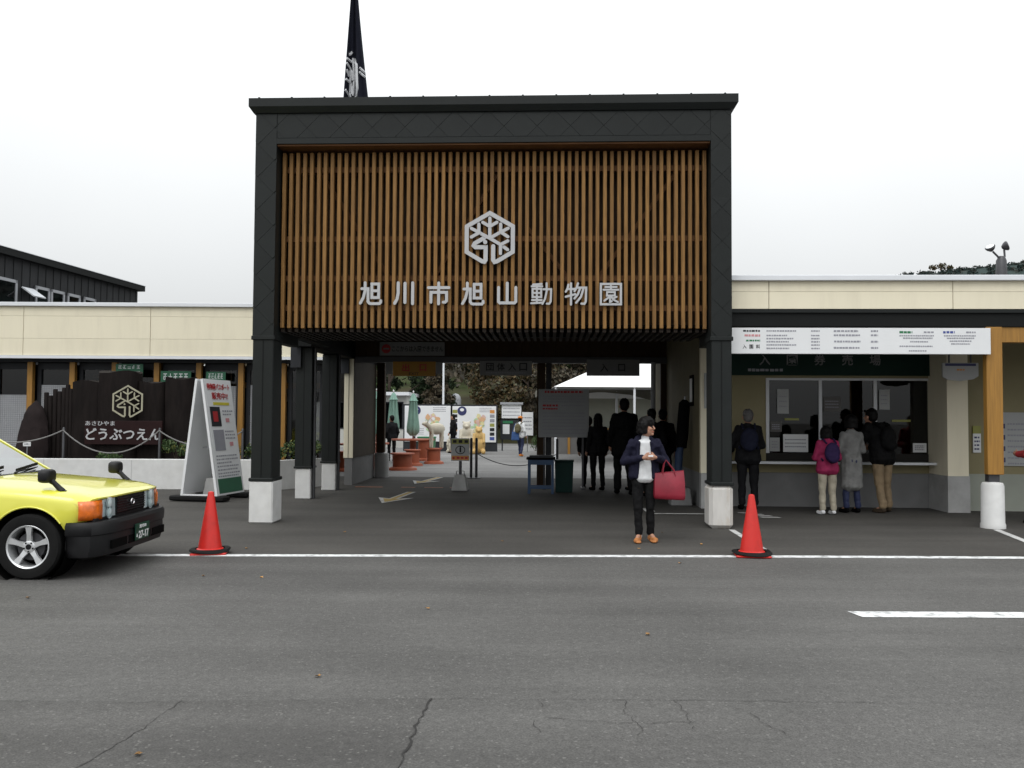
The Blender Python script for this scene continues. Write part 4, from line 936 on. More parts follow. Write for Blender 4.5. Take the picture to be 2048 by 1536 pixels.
cutter = MB(); cutter.v, cutter.f, cutter.mi = cut.v[:-16], cut.f[:-12], cut.mi[:-12]
co_ = cutter.build('cutter', 'black'); co_.parent = tx
bo = body.modifiers.new('arches', 'BOOLEAN'); bo.operation = 'DIFFERENCE'; bo.object = co_; bo.solver = 'EXACT'
dg = bpy.context.evaluated_depsgraph_get(); me = bpy.data.meshes.new_from_object(body.evaluated_get(dg)); body.modifiers.clear(); body.data = me; bpy.data.objects.remove(co_)
me.materials.clear(); me.materials.append(MATS['taxi_yellow']); me.shade_smooth(); me.set_sharp_from_angle(angle=RAD(38))
for s_ in (-1, 1):
    for x in (1.62, -1.10):
        mb = MB(); mb.lathe([(.357, -.145), (.357, .145)], 40, (x, s_*.70, .31), 'y', cap=False); mb.face([(x+.357*math.cos(2*math.pi*k/40), s_*.648, .31+.354*math.sin(2*math.pi*k/40)) for k in range(40)]); mb.build('wheel_well', 'black', tx)
        mb = MB(); pts = [(x+.368*math.cos(RAD(a)), s_*.842, .31+.368*math.sin(RAD(a))) for a in range(36, 182, 6)]; mb.tube(pts, .007, 6); mb.build('arch_lip', 'taxi_yellow' if s_ < 2 else '', tx, smooth=True)
        w = MB(); w.lathe([(.13, -.03), (.13, .03)], 24, (0, 0, 0), 'y'); wh = w.build('wheel', 'steel_dark', tx, loc=(x, s_*.745, .308), smooth=30)
        if s_ > 0: wh.rotation_euler = (0, 0, math.pi)
        t_ = MB(); t_.lathe([(.195, -.095), (.225, -.105), (.285, -.098), (.303, -.075), (.306, -.03), (.306, .05), (.295, .085), (.21, .10), (.195, .09)], 48, (0, 0, 0), 'y', cap=False); ty = t_.build('tyre', 'rubber', wh, smooth=30)
        r_ = MB(); r_.lathe([(.205, -.094), (.198, -.100), (.186, -.092), (.180, -.06), (.178, .06), (.19, .08)], 48, (0, 0, 0), 'y', cap=False)
        for k in range(5):
            a = RAD(90+72*k); ca, sa = math.cos(a), math.sin(a); px, pz = -sa, ca
            def sp(r0, w0, y0): return [(ca*r0+px*w0, y0, sa*r0+pz*w0), (ca*r0-px*w0, y0, sa*r0-pz*w0)]
            A = sp(.035, .026, -.070); B_ = sp(.11, .019, -.082); C_ = sp(.188, .030, -.090)
            for q0, q1 in ((A, B_), (B_, C_)):
                top = [q0[0], q0[1], q1[1], q1[0]]; r_.hexa(top+[(p[0]*1.0, p[1]+.028, p[2]) for p in top])
        r_.lathe([(.055, -.04), (.055, -.076), (.045, -.080), (.030, -.080)], 24, (0, 0, 0), 'y'); r_.build('rim', 'alloy', wh, smooth=35)
        h_ = MB(); h_.lathe([(.026, -.075), (.026, -.084), (.02, -.086)], 16, (0, 0, 0), 'y')
        for k in range(5): a = RAD(54+72*k); h_.lathe([(.008, -.07), (.008, -.085)], 8, (.043*math.cos(a), 0, .043*math.sin(a)), 'y')
        h_.build('hub', 'taxi_gloss', wh)
# bumpers with wrapped corners
def bumper(name, sgn, x_in, x_out, z0, z1, wrap):
    pl_ = [(wrap, .848), (x_in+.02, .846), (x_in+.10, .825), (x_out-.06, .74), (x_out-.012, .60), (x_out, .30), (x_out+.004, 0)]
    pl_ = pl_+[(a, -b) for a, b in pl_[-2::-1]]; mb = MB(); vs_ = []; fs = []; n = len(pl_)
    prof = [(z0, -.10), (z0+.02, -.035), (z0+.10, -.012), (z1-.13, -.014), (z1-.12, .0), (z1-.035, .004), (z1-.004, -.02), (z1, -.09)]
    for z, d in prof:
        for i, (a, b) in enumerate(pl_):
            k = (1-abs(i-(n-1)/2)/((n-1)/2)); fx = d*min(1, k*3); fy = d*(1-min(1, k*2.2)); vs_.append((sgn*(a+fx), b+(fy if b > 0 else -fy), z))
    for j in range(len(prof)-1):
        for i in range(n-1): fs.append((j*n+i, j*n+i+1, (j+1)*n+i+1, (j+1)*n+i))
    mb.add(vs_, fs); b_ = mb.build(name, 'taxi_black', tx, smooth=40); md = b_.modifiers.new('wall', 'SOLIDIFY'); md.thickness = .02; md.offset = -1; return b_
bumper('front_bumper', 1, 2.10, 2.315, .19, .535, 1.965); bumper('rear_bumper', -1, 2.16, 2.36, .22, .52, 1.50)
BX('bumper_core', 'black', tx, 1.98, -.74, .24, 2.20, .74, .52)
BX('under_tray', 'black', tx, -2.1, -.70, .17, 2.05, .70, .24)
for y0, y1 in ((-.62, -.30), (-.26, .26), (.30, .62)): BX('air_intake', 'black', tx, 2.285, y0, .265, 2.306, y1, .345)
# front face: grille, lamps, plate
BX('nose_panel', 'taxi_black', tx, 2.16, -.74, .515, 2.196, .74, .562)
def body_z(x, y):
    """height of the body skin, interpolated from the stations"""
    for p, q in zip(ST, ST[1:]):
        if p[0] <= x <= q[0]: break
    t = (x-p[0])/(q[0]-p[0]); w, zs, zt = [p[k]+(q[k]-p[k])*t for k in (1, 3, 4)]
    return float(np.interp(abs(y), [0, w*.55, w-.13, w-.06, w-.022, w-.006], [zt, zt-.004, zs+.006, zs-.012, zs-.045, zs-.10]))
ys = np.concatenate([np.linspace(-.815, -.70, 7), np.linspace(-.62, .62, 15), np.linspace(.70, .815, 7)]); mb = MB(); vs_ = []; fs = []
for y in ys:
    xf = float(np.interp(abs(y), [0, .40, .62, .70, .76, .80, .815], [2.215, 2.212, 2.200, 2.183, 2.150, 2.115, 2.085])); x0_ = 2.0
    z0_ = body_z(x0_, y)+.0025; z1_ = body_z(2.094, y); zf = min(z1_-(xf-2.094)*.24, .758)
    for x, z in ((x0_, z0_), (2.05, (z0_+z1_)/2+.002), (min(2.10, xf-.03), z1_+.001), (xf-.012, zf), (xf-.002, zf-.007), (xf-.006, zf-.022), (xf-.05, zf-.028)): vs_.append((x, y, z))
for i in range(len(ys)-1):
    for k in range(6): fs.append((i*7+k, i*7+k+1, (i+1)*7+k+1, (i+1)*7+k))
mb.add(vs_, fs); mb.build('bonnet_nose', 'taxi_yellow', tx, smooth=50)
gr = BX('grille', 'taxi_gloss', tx, 2.17, -.328, .562, 2.208, .328, .732, .008)
for k in range(6): BX('grille_bar', 'taxi_black', gr, 2.205, -.32, .580+.025*k, 2.216, .32, .588+.025*k)
mb = MB(); mb.tube([(2.222, .038*math.cos(a), .655+.028*math.sin(a)) for a in np.linspace(0, 2*math.pi, 17)], .006, 6); mb.tube([(2.222, 0, .655), (2.222, .0, .68)], .005, 6); mb.build('badge', 'chrome', gr, smooth=True)
for s_ in (-1, 1):
    hl = MB(); hl.hexa([(2.10, s_*.335, .552), (2.198, s_*.335, .552), (2.192, s_*.62, .552), (2.09, s_*.62, .552), (2.10, s_*.335, .728), (2.192, s_*.335, .728), (2.186, s_*.62, .724), (2.09, s_*.62, .724)])
    h0 = hl.build('headlight', 'lamp_silver', tx)
    for zc in (.683, .597):
        mb = MB(); mb.lathe([(.002, -.012), (.040, -.004), (.060, .010), (.062, .02)], 20, (2.190, s_*.48, zc), 'x'); mb.build('reflector', 'lamp_silver', h0, smooth=True)
        mb = MB(); mb.lathe([(.050, .010), (.044, .020), (.024, .026), (.002, .028)], 20, (2.192, s_*.48, zc), 'x'); mb.build('lens', 'lamp_lens', h0, smooth=True)
    mb = MB(); mb.hexa([(2.224, s_*.332, .550), (2.230, s_*.332, .550), (2.222, s_*.622, .550), (2.216, s_*.622, .550), (2.218, s_*.332, .728), (2.224, s_*.332, .728), (2.214, s_*.622, .724), (2.208, s_*.622, .724)]); mb.build('cover', 'glass_clear', h0)
    mb = MB(); q0 = [(2.205, .625), (2.190, .70), (2.160, .765), (2.120, .810), (2.075, .832)]; vs_ = []; fs = []
    for z, d in ((.548, 0), (.60, .006), (.68, .005), (.728, -.008)):
        for a, b in q0: vs_.append((a+d, s_*(b+d), z))
    for j in range(3):
        for i in range(4): fs.append((j*5+i, j*5+i+1, (j+1)*5+i+1, (j+1)*5+i))
    mb.add(vs_, fs); il = mb.build('indicator', 'lamp_amber', tx, smooth=40); md = il.modifiers.new('wall', 'SOLIDIFY'); md.thickness = .03; md.offset = -1
    # fender mirror: foot, arm, housing, glass
    mb = MB(); mb.tube([(1.855, s_*.70, .812), (1.83, s_*.70, .842), (1.785, s_*.705, .888), (1.735, s_*.71, .928)], [.036, .027, .024, .034], 10); mb.ell((1.855, s_*.70, .815), (.05, .028, .014)); fm = mb.build('fender_mirror', 'taxi_black', tx, smooth=True)
    mb = MB(); mb.sell((1.715, s_*.715, .958), (.062, .096, .066), .62); vs2 = []
    for v in mb.v:
        x_, y_, z_ = v; x_ = max(x_, 1.670); vs2.append((x_, y_, z_))
    mb.v = vs2; mb.build('housing', 'taxi_black', fm, smooth=50); mb = MB(); mb.lathe([(.065, 0), (.065, .002)], 20, (1.667, s_*.715, .958), 'x'); mb.build('mirror_glass', 'chrome', fm)
lp = BX('licence_plate', 'plate_green', tx, 2.320, -.165, .275, 2.332, .165, .440, .004)
mb = MB(); 
for body_, y, z, w_, h_, of in (('27-17', .02, .328, .235, .075, .02), ('旭川500', 0, .410, .16, .038, .01), ('あ', -.135, .325, .03, .035, 0)):
    me = text_mesh(body_, w_, h_, of, .0015); me.materials.append(MATS['white']); o = put('lettering', me, lp, (2.334, y, z), math.pi/2)
# cabin
CB = [(.97, .80, .915), (-1.72, .79, .935)]; RF = [(.22, .60, 1.40), (-1.10, .59, 1.40)]
mb = MB(); vs_ = [(.98, -.78, .90), (.98, .78, .90), (-1.75, .78, .92), (-1.75, -.78, .92), (.25, -.60, 1.385), (.25, .60, 1.385), (-1.12, .60, 1.385), (-1.12, -.60, 1.385), (.15, -.55, 1.42), (.15, .55, 1.42), (-1.02, .55, 1.425), (-1.02, -.55, 1.425)]
BX('dash', 'black', tx, .35, -.70, .80, .86, .70, .97); BX('seat', 'interior', tx, -.35, -.62, .5, -.10, .62, 1.15); BX('seat', 'interior', tx, -1.3, -.62, .5, -1.10, .62, 1.10)
P8 = [Vector(v) for v in vs_]
def pill(a, b, w, h): MB().beam(a, b, w, h, (0, 1, 0)).build('pillar', 'taxi_yellow', tx)
for s_ in (0, 1):
    A0, A1 = P8[s_], P8[4+s_]; C0, C1 = P8[3-s_], P8[7-s_]; pill(A0, A1, .03, .035); pill(C0, C1, .14, .06); pill(Vector((-.42, A0.y, .91)), Vector((-.42, A1.y, 1.39)), .08, .04)
mb = MB(); mb.add(vs_[4:], [(4, 5, 6, 7), (0, 1, 5, 4), (1, 2, 6, 5), (2, 3, 7, 6), (3, 0, 4, 7), (0, 3, 2, 1)]); mb.build('roof', 'taxi_yellow', tx, smooth=50)
def pane(name, a, b, c_, d, off):
    n_ = (b-a).cross(d-a).normalized()*off; MB().hexa([a, b, c_, d, a+n_, b+n_, c_+n_, d+n_]).build(name, 'glass_car', tx)
pane('windscreen', P8[0]+Vector((0, .03, 0)), P8[1]-Vector((0, .03, 0)), P8[5]-Vector((0, .03, 0)), P8[4]+Vector((0, .03, 0)), .006)
pane('rear_window', P8[3]+Vector((0, .1, 0)), P8[2]-Vector((0, .1, 0)), P8[6]-Vector((0, .1, 0)), P8[7]+Vector((0, .1, 0)), .006)
for s_ in (-1, 1): pane('side_window', Vector((.88, s_*.775, .93)), Vector((-1.6, s_*.775, .94)), Vector((-1.1, s_*.605, 1.375)), Vector((.25, s_*.605, 1.375)), .005)
BX('scuttle', 'taxi_black', tx, .90, -.76, .905, 1.00, .76, .928, .006)
for y0, y1 in ((-.62, -.02), (.02, .62)):
    mb = MB(); mb.tube([(1.00, y0, .935), (.975, y0+.1, .945), (.93, y1-.05, .965)], [.012, .009, .006], 6); mb.beam((.965, y0+.08, .958), (.90, y1, .998), .012, .03, (0, 0, 1)); mb.build('wiper', 'taxi_black', tx)
for s_ in (-1, 1):
    for x in (.35, -.55): BX('door_handle', 'taxi_black', tx, x-.42, s_*.853-.008, .80, x-.26, s_*.853+.008, .825)
    for x in (.82, -.44): BX('door_gap', 'taxi_black', tx, x, s_*.852-.002, .25, x+.006, s_*.852+.002, .88)
    BX('tail_lamp', 'ink_red', tx, -2.315, s_*.62-.14, .62, -2.27, s_*.62+.14, .78)
lt = BX('roof_lamp', 'metal_white', tx, -.1, -.22, 1.425, .12, .22, 1.53, .03)

# ------------------------------------------------------------------ people
JD = dict(head=(0, -.015, 1.475), neck=(0, .01, 1.35), shL=(.150, .01, 1.262), shR=(-.150, .01, 1.262), elL=(.215, .05, 1.01), elR=(-.215, .05, 1.01), wrL=(.22, -.06, .82), wrR=(-.22, -.06, .82),
          hipL=(.085, 0, .82), hipR=(-.085, 0, .82), knL=(.095, -.015, .45), knR=(-.095, -.015, .45), anL=(.10, .01, .09), anR=(-.10, .01, .09), toL=(.115, -.15, .035), toR=(-.115, -.15, .035), chest=(0, 0, 1.17), belly=(0, -.01, .98), pelvis=(0, 0, .86))
for tn, sc_ in (('cloth_folds', .10), ('hair_locks', .035)):
    tx_ = bpy.data.textures.new(tn, 'CLOUDS'); tx_.noise_scale = sc_; tx_.noise_depth = 2
FOLD = dict(jacket=('cloth_folds', .034), coat=('cloth_folds', .040), trousers=('cloth_folds', .030), shirt=('cloth_folds', .012), hair=('hair_locks', .022), backpack=('cloth_folds', .03))
def voxel(o, size, it=3, fac=.5):
    md = o.modifiers.new('skin', 'REMESH'); md.mode = 'VOXEL'; md.voxel_size = size; md.use_smooth_shade = True
    if it: m2 = o.modifiers.new('soften', 'SMOOTH'); m2.iterations = it; m2.factor = fac
    nm = o.name.split('.')[0]
    if nm in FOLD:
        tn, st = FOLD[nm]; m3 = o.modifiers.new('folds', 'DISPLACE'); m3.texture = bpy.data.textures[tn]; m3.strength = st; m3.mid_level = .5; m3.texture_coords = 'LOCAL'
def person(label, loc, rotz, h, pose=None, skin='skin', hair='hair', top='jacket_black', legs='trouser_black', shoes='black', coat=0, style='short', turn=0, vox=.012, fat=1.0, group=None, hat=None, hands=True, open_front=None, bag=None):
    t = thing('person', label, 'person', loc, rotz, group); k = h/1.6; t.scale = (k, k, k)
    J = {a: Vector(b) for a, b in JD.items()}
    for a, b in (pose or {}).items(): J[a] = Vector(b)
    hd = J['head']; Rt = Matrix.Rotation(turn, 3, 'Z')
    # body: one continuous skin
    mb = MB(); mb.ell(hd+Vector((0, .012, .02)), (.076, .092, .098), 16, 12); mb.ell(hd+Rt @ Vector((0, -.028, -.055)), (.056, .062, .068), 14, 10)
    mb.cap(hd+Rt @ Vector((0, -.088, .005)), hd+Rt @ Vector((0, -.106, -.026)), .010, .014, 8)                      # nose
    mb.ell(hd+Rt @ Vector((0, -.082, -.068)), (.024, .013, .010), 10, 6); mb.ell(hd+Rt @ Vector((0, -.074, -.098)), (.026, .022, .018), 10, 6)      # lips, chin
    for s_ in (-1, 1): mb.ell(hd+Rt @ Vector((s_*.078, .01, -.02)), (.012, .022, .032), 8, 6); mb.ell(hd+Rt @ Vector((s_*.036, -.068, -.03)), (.026, .02, .024), 8, 6)
    mb.cap(J['neck']+Vector((0, 0, -.05)), hd+Vector((0, .012, -.06)), .055, .048)
    mb.ell(J['chest'], (.118, .066, .15)); mb.ell(J['belly'], (.105, .065, .15)); mb.ell(J['pelvis'], (.125, .08, .10))
    for s_ in 'LR':
        mb.cap(J['sh'+s_], J['el'+s_], .046, .038); mb.cap(J['el'+s_], J['wr'+s_], .036, .026); mb.cap(J['chest']+Vector((0, 0, .06)), J['sh'+s_], .05, .04)
        mb.cap(J['hip'+s_], J['kn'+s_], .07, .05); mb.cap(J['kn'+s_], J['an'+s_], .046, .032); mb.cap(J['an'+s_], J['to'+s_]+Vector((0, .03, .0)), .032, .026)
        # hand: palm, four bent fingers of different length, thumb from the palm's side
        w_ = J['wr'+s_]; d = J.get('hd'+s_); d = (d-w_).normalized() if d is not None else (w_-J['el'+s_]).normalized()
        up = Vector((0, 0, 1)) if abs(d.z) < .8 else Vector((0, -1, 0)); sd = d.cross(up).normalized(); up = sd.cross(d).normalized(); inn = -1 if s_ == 'L' else 1
        mb.cap(w_, w_+d*.075, .026, .034); mb.cap(w_+d*.03+up*.016, w_+d*.085+up*.028, .018, .014); mb.cap(w_+d*.03-up*.016, w_+d*.08-up*.028, .018, .014)
        cur = (Vector((1, 0, 0))*inn)
        for i, (of, l) in enumerate(((.033, .9), (.011, 1.0), (-.011, .95), (-.032, .75))):
            a = w_+d*.085+up*of; b = a+(d*.9+cur*.35).normalized()*.036*l; c_ = b+(d*.55+cur*.85).normalized()*.028*l; mb.cap(a, b, .0095, .0085, 8); mb.cap(b, c_, .0085, .0075, 8)
        a = w_+d*.03+up*.026; b = a+(d*.6+up*.75+cur*.2).normalized()*.04; mb.cap(a, b, .012, .010, 8); mb.cap(b, b+(d*.9+up*.25+cur*.3).normalized()*.03, .010, .008, 8)
    o = mb.build('body', skin, t); voxel(o, vox*.75, 2)
    # hair
    mb = MB(); up = Vector((0, .02, .035))
    if style == 'bob':
        mb.ell(hd+Vector((0, .025, .036)), (.106, .110, .100), 16, 10)
        for a in np.linspace(-115, 115, 9):
            r0 = Rt @ Vector((math.sin(RAD(a))*.078, math.cos(RAD(a))*.080+.02, 0)); mb.cap(hd+r0+Vector((0, 0, .03)), hd+r0*1.06+Vector((0, 0, -.072)), .034, .028)
        for a in (-40, -20, 0, 20, 40): r0 = Rt @ Vector((math.sin(RAD(a))*.075, -math.cos(RAD(a))*.072, .060)); mb.cap(hd+r0+Vector((0, 0, .012)), hd+r0*1.05+Vector((0, 0, -.028)), .022, .014)
    elif style == 'short':
        mb.ell(hd+Vector((0, .028, .032)), (.086, .094, .092), 16, 10); mb.ell(hd+Vector((0, .05, -.02)), (.076, .066, .075)); mb.cap(hd+Rt @ Vector((-.045, -.06, .075)), hd+Rt @ Vector((.045, -.06, .075)), .022)
    elif style == 'long':
        mb.ell(hd+Vector((0, .026, .034)), (.092, .098, .096), 16, 10)
        for a in np.linspace(-110, 110, 7): r0 = Vector((math.sin(RAD(a))*.07, math.cos(RAD(a))*.07+.02, 0)); mb.cap(hd+r0, hd+r0*1.1+Vector((0, 0, -.17)), .032, .022)
    if style != 'bald': o = mb.build('hair', hair, t); voxel(o, vox*.8, 2)
    if hat:
        mb = MB(); mb.ell(hd+Vector((0, .02, .055)), (.10, .105, .075), 16, 10); mb.cap(hd+Rt @ Vector((-.03, -.10, .045)), hd+Rt @ Vector((.03, -.10, .045)), .022); mb.ell(hd+Rt @ Vector((0, -.10, .045)), (.075, .07, .012)); o = mb.build('cap', hat, t); voxel(o, vox, 2)
    # trousers
    mb = MB(); mb.ell(J['pelvis']+Vector((0, 0, -.02)), (.158*fat, .108*fat, .12), 14, 10)
    for s_ in 'LR':
        mb.cap(J['hip'+s_], J['kn'+s_], .090*fat, .066*fat); mb.cap(J['kn'+s_], J['an'+s_]+Vector((0, 0, .025)), .064*fat, .052*fat); mb.cap(J['an'+s_]+Vector((0, .005, .06)), J['an'+s_]+Vector((0, .002, .03)), .055*fat, .055*fat)
    o = mb.build('trousers', legs, t); voxel(o, vox, 2)
    # top
    mb = MB(); c0 = J['chest']; b0 = J['belly']; hem = J['pelvis']+Vector((0, 0, -.03-coat))
    if open_front:
        for s_, sg in (('L', 1), ('R', -1)):
            sh = J['sh'+s_]; mb.cap(sh+Vector((-.045*sg, .01, -.05)), Vector((sg*.115, .0, b0.z+.03)), .068*fat, .080*fat); mb.cap(Vector((sg*.115, .0, b0.z+.03)), Vector((sg*.128, -.005, hem.z+.02)), .080*fat, .082*fat)
            mb.cap(Vector((sg*.085, -.075, c0.z+.08)), Vector((sg*.105, -.085, hem.z)), .030, .034)
        mb.ell(c0+Vector((0, .04, .02)), (.165*fat, .075, .18)); mb.ell(b0+Vector((0, .04, -.03)), (.17*fat, .075, .22)); mb.cap(J['neck']+Vector((-.045, .035, -.045)), J['neck']+Vector((.045, .035, -.045)), .035)
    else:
        mb.ell(c0+Vector((0, 0, .0)), (.185*fat, .125*fat, .19), 14, 10); mb.ell(b0, (.172*fat, .125*fat, .19), 14, 10); mb.cap(b0, hem+Vector((0, .01, .01)), .125*fat, .132*fat)
        for sg in (-1, 1): mb.cap(b0+Vector((sg*.06, 0, 0)), hem+Vector((sg*.075, .005, .0)), .118*fat, .125*fat)
        mb.cap(c0+Vector((0, .0, .12)), J['neck']+Vector((0, 0, -.025)), .10, .062)
    for s_ in 'LR':
        mb.cap(J['neck']+Vector((0, .015, -.06)), J['sh'+s_], .052, .062*fat); mb.cap(c0+Vector((0, .0, .03)), J['sh'+s_]+Vector((0, 0, -.03)), .09, .07*fat); mb.cap(J['sh'+s_], J['el'+s_], .066*fat, .060*fat); e, w_ = J['el'+s_], J['wr'+s_]; mb.cap(e, e.lerp(w_, .88), .058*fat, .046*fat); m_ = e.lerp(w_, .8); mb.cap(m_, e.lerp(w_, .9), .049*fat, .048*fat)
    o = mb.build('coat' if coat > .1 else 'jacket', top, t); voxel(o, vox, 2)
    if open_front:
        mb = MB(); [mb.cap(c0+Vector((q*.7, -.022, .05)), hem+Vector((q, -.035, .0)), .082, .092) for q in (-.04, 0, .04)]; mb.cap(J['neck']+Vector((0, -.02, -.07)), J['neck']+Vector((0, -.01, -.03)), .062, .056)
        o = mb.build('shirt', open_front, t); voxel(o, vox, 2)
    for s_ in 'LR':
        mb = MB(); a, c_ = J['an'+s_], J['to'+s_]; mb.cap(Vector((a.x, a.y+.02, .045)), Vector((c_.x, c_.y+.02, c_.z)), .042, .036); mb.cap(Vector((a.x, a.y+.01, .045)), Vector((a.x, a.y, a.z)), .040, .038)
        x0_, y0_ = (a.x+c_.x)/2, (a.y+c_.y)/2; mb.ell((x0_, y0_, c_.z-.018), (.045, .125, .018))
        o = mb.build('shoe', shoes, t); voxel(o, vox*.7, 1)
    if bag:
        mb = MB(); mb.ell(c0+Vector((0, .20, -.06)), (.145, .085, .19), 14, 10); mb.ell(c0+Vector((0, .25, -.14)), (.11, .06, .10)); o = mb.build('backpack', bag, t); voxel(o, vox, 3)
        for sg in (-1, 1):
            mb = MB(); mb.tube([c0+Vector((sg*.09, .16, .11)), c0+Vector((sg*.10, .04, .185)), c0+Vector((sg*.105, -.10, .10)), c0+Vector((sg*.13, -.09, -.08)), c0+Vector((sg*.14, .12, -.2))], .018, 6); mb.build('strap', bag, t, smooth=True)
    return t, J

# the woman in front of the gate: hands together at the waist, red bag on her forearm, looking to the right of the picture
P1 = dict(head=(.028, -.02, 1.462), neck=(.012, .005, 1.34), shL=(.165, .0, 1.245), shR=(-.150, .0, 1.245), elL=(.275, .02, 1.02), elR=(-.25, .02, 1.02), wrL=(.115, -.20, 1.075), wrR=(-.045, -.20, 1.07), hdL=(.02, -.27, 1.09), hdR=(.06, -.27, 1.085),
          hipL=(.085, 0, .80), hipR=(-.085, 0, .80), knL=(.075, -.02, .44), knR=(-.085, -.03, .44), anL=(.085, .0, .095), anR=(-.075, -.06, .095), toL=(.125, -.14, .035), toR=(-.125, -.20, .035))
wl = Vector((1.655, 10.95, 0))
wom, J = person('woman in navy jacket and white shirt holding a ticket, red handbag on her arm', wl, 0, 1.565, P1, top='navy', legs='trouser_black', shoes='tan', style='bob', turn=RAD(58), vox=.009, open_front='shirt')
Rt = Matrix.Rotation(RAD(58), 3, 'Z'); hd = J['head']
for s_ in (-1, 1):
    mb = MB(); mb.ell(hd+Rt @ Vector((s_*.031, -.0865, -.002)), (.014, .007, .0065), 10, 6); mb.build('eye', 'ink', wom, smooth=True); mb = MB(); mb.cap(hd+Rt @ Vector((s_*.016, -.092, .022)), hd+Rt @ Vector((s_*.046, -.080, .022)), .004, .003, 6); mb.build('eyebrow', 'hair', wom)
mb = MB(); mb.cap(hd+Rt @ Vector((-.02, -.091, -.067)), hd+Rt @ Vector((.02, -.091, -.067)), .0045, .0045, 6); mb.build('mouth', 'ink_red', wom)
for x, y in ((-.07, -.045), (.085, .015)): mb = MB(); mb.cap((x, y, .08), (x, y, .135), .041, .040); mb.build('sock', 'shirt', wom, smooth=True)
tk = thing('paper_ticket', 'small pale slip of paper held between the fingers of the woman', 'paper', wl+Vector((.035, -.295, 1.06)), 0); BX('slip', 'sign_white', tk, -.028, -.002, .004, .032, .002, .026)
bg_ = thing('red_handbag', 'red leather tote bag hanging from the forearm of the woman', 'handbag', wl+Vector((.30, -.06, .53)), RAD(4))
mb = MB(); n = 20; vs_ = []; fs = []; PR = [(0, .185, .062), (.012, .20, .072), (.06, .205, .078), (.20, .20, .062), (.315, .195, .030), (.335, .193, .022)]
for z, a, b in PR:
    for k in range(n):
        q = 2*math.pi*k/n; cs, sn = math.cos(q), math.sin(q); p = (abs(cs)**6+abs(sn)**6)**(-1/6)*.96; vs_.append((a*p*cs, b*p*sn+.006*math.sin(z*30+q*2), z-.02*(cs > 0)*0+.012*math.cos(2*q)*(z > .3)-.045*(1-(cs+1)/2)*0+.045*cs*p*(z/.335-.4)*.5))
for j in range(len(PR)-1):
    for k in range(n): fs.append((j*n+k, j*n+(k+1) % n, (j+1)*n+(k+1) % n, (j+1)*n+k))
fs.append(tuple(range(n))[::-1]); fs.append(tuple(range((len(PR)-1)*n, len(PR)*n))); mb.add(vs_, fs); mb.build('bag_body', 'bag_red', bg_, smooth=50)
for y in (-.03, .03):
    mb = MB(); mb.tube([(-.085, y, .27), (-.08, y, .36), (-.062, y*.6, .45), (-.04, y*.3, .485), (-.01, y*.5, .45), (.06, y, .36), (.075, y, .27)], .0065, 7); mb.build('handle', 'bag_red', bg_, smooth=True)

gp = lambda u, v: GW(u, v)
UP = dict(elL=(.21, -.02, 1.02), elR=(-.21, -.02, 1.02), wrL=(.14, -.22, 1.02), wrR=(-.14, -.22, 1.02))
person('grey-haired man with navy backpack at the left end of the ticket counter', gp(3.78, 2.62), math.pi+RAD(-8), 1.70, dict(UP, wrL=(.24, -.20, .93), elL=(.25, 0, 1.03)), hair='hair_grey', top='charcoal', legs='charcoal', bag='backpack_navy', fat=1.15, group='visitors at the ticket counter')
person('child in magenta jacket with purple backpack and cream trousers at the ticket counter', gp(4.90, 1.98), math.pi+RAD(6), 1.43, dict(UP, head=(0, -.06, 1.455)), top='magenta', legs='cream_cloth', shoes='white', bag='purple', fat=1.12, style='bob', group='visitors at the ticket counter')[0]
person('woman in long grey coat between the magenta child and the man in khaki trousers', gp(5.38, 2.28), math.pi+RAD(10), 1.60, UP, top='coat_grey', legs='jeans', shoes='black', coat=.36, style='bob', group='visitors at the ticket counter')
person('man in black jacket and khaki trousers leaning to the ticket window', gp(5.93, 2.42), math.pi+RAD(24), 1.76, dict(head=(.02, -.20, 1.44), neck=(.01, -.13, 1.33), chest=(0, -.08, 1.16), belly=(0, -.02, .98), shL=(.18, -.09, 1.27), shR=(-.18, -.09, 1.27), elL=(.24, -.18, 1.04), elR=(-.24, -.18, 1.04), wrL=(.17, -.38, .97), wrR=(-.17, -.38, .97), knL=(.10, .03, .45), anL=(.11, .10, .09), toL=(.12, -.05, .035)), top='jacket_black', legs='khaki', shoes='brown_cloth', fat=1.2, bag='jacket_black', group='visitors at the ticket counter')
person('visitor in red coat cut off at the right edge of the picture', gp(7.66, .95), math.pi+RAD(20), 1.62, UP, top='red_cloth', legs='trouser_black', coat=.15, fat=1.1)
person('tall dark figure walking into the passage behind the woman', gp(1.93, 5.35), math.pi, 1.93, dict(knL=(.10, -.07, .46), anL=(.10, -.10, .09), toL=(.11, -.26, .035), anR=(-.10, .14, .10), toR=(-.11, -.02, .035)), top='jacket_black', fat=1.25, coat=.1, group='dark figures in the passage')
person('dark figure with long hair at the right of the white notice board', gp(1.45, 6.2), math.pi+RAD(15), 1.62, None, top='charcoal', style='long', group='dark figures in the passage')
person('dark figure half hidden behind the white notice board', gp(1.28, 6.75), math.pi-RAD(10), 1.56, None, top='jacket_black', group='dark figures in the passage')
person('dark figure waiting in the passage right behind the woman', gp(2.42, 4.9), math.pi+RAD(5), 1.72, None, top='charcoal', coat=.2, fat=1.1, group='dark figures in the passage')
person('dark figure at the passage wall under the tent opening', gp(2.72, 5.5), math.pi-RAD(12), 1.72, None, top='jacket_black', fat=1.1, group='dark figures in the passage')
person('dark stooping figure between the tall dark figure and the woman', gp(2.22, 6.3), math.pi+RAD(20), 1.60, dict(head=(0, -.10, 1.44), chest=(0, -.04, 1.16)), top='jacket_black', fat=1.2, coat=.15, style='bob', group='dark figures in the passage')
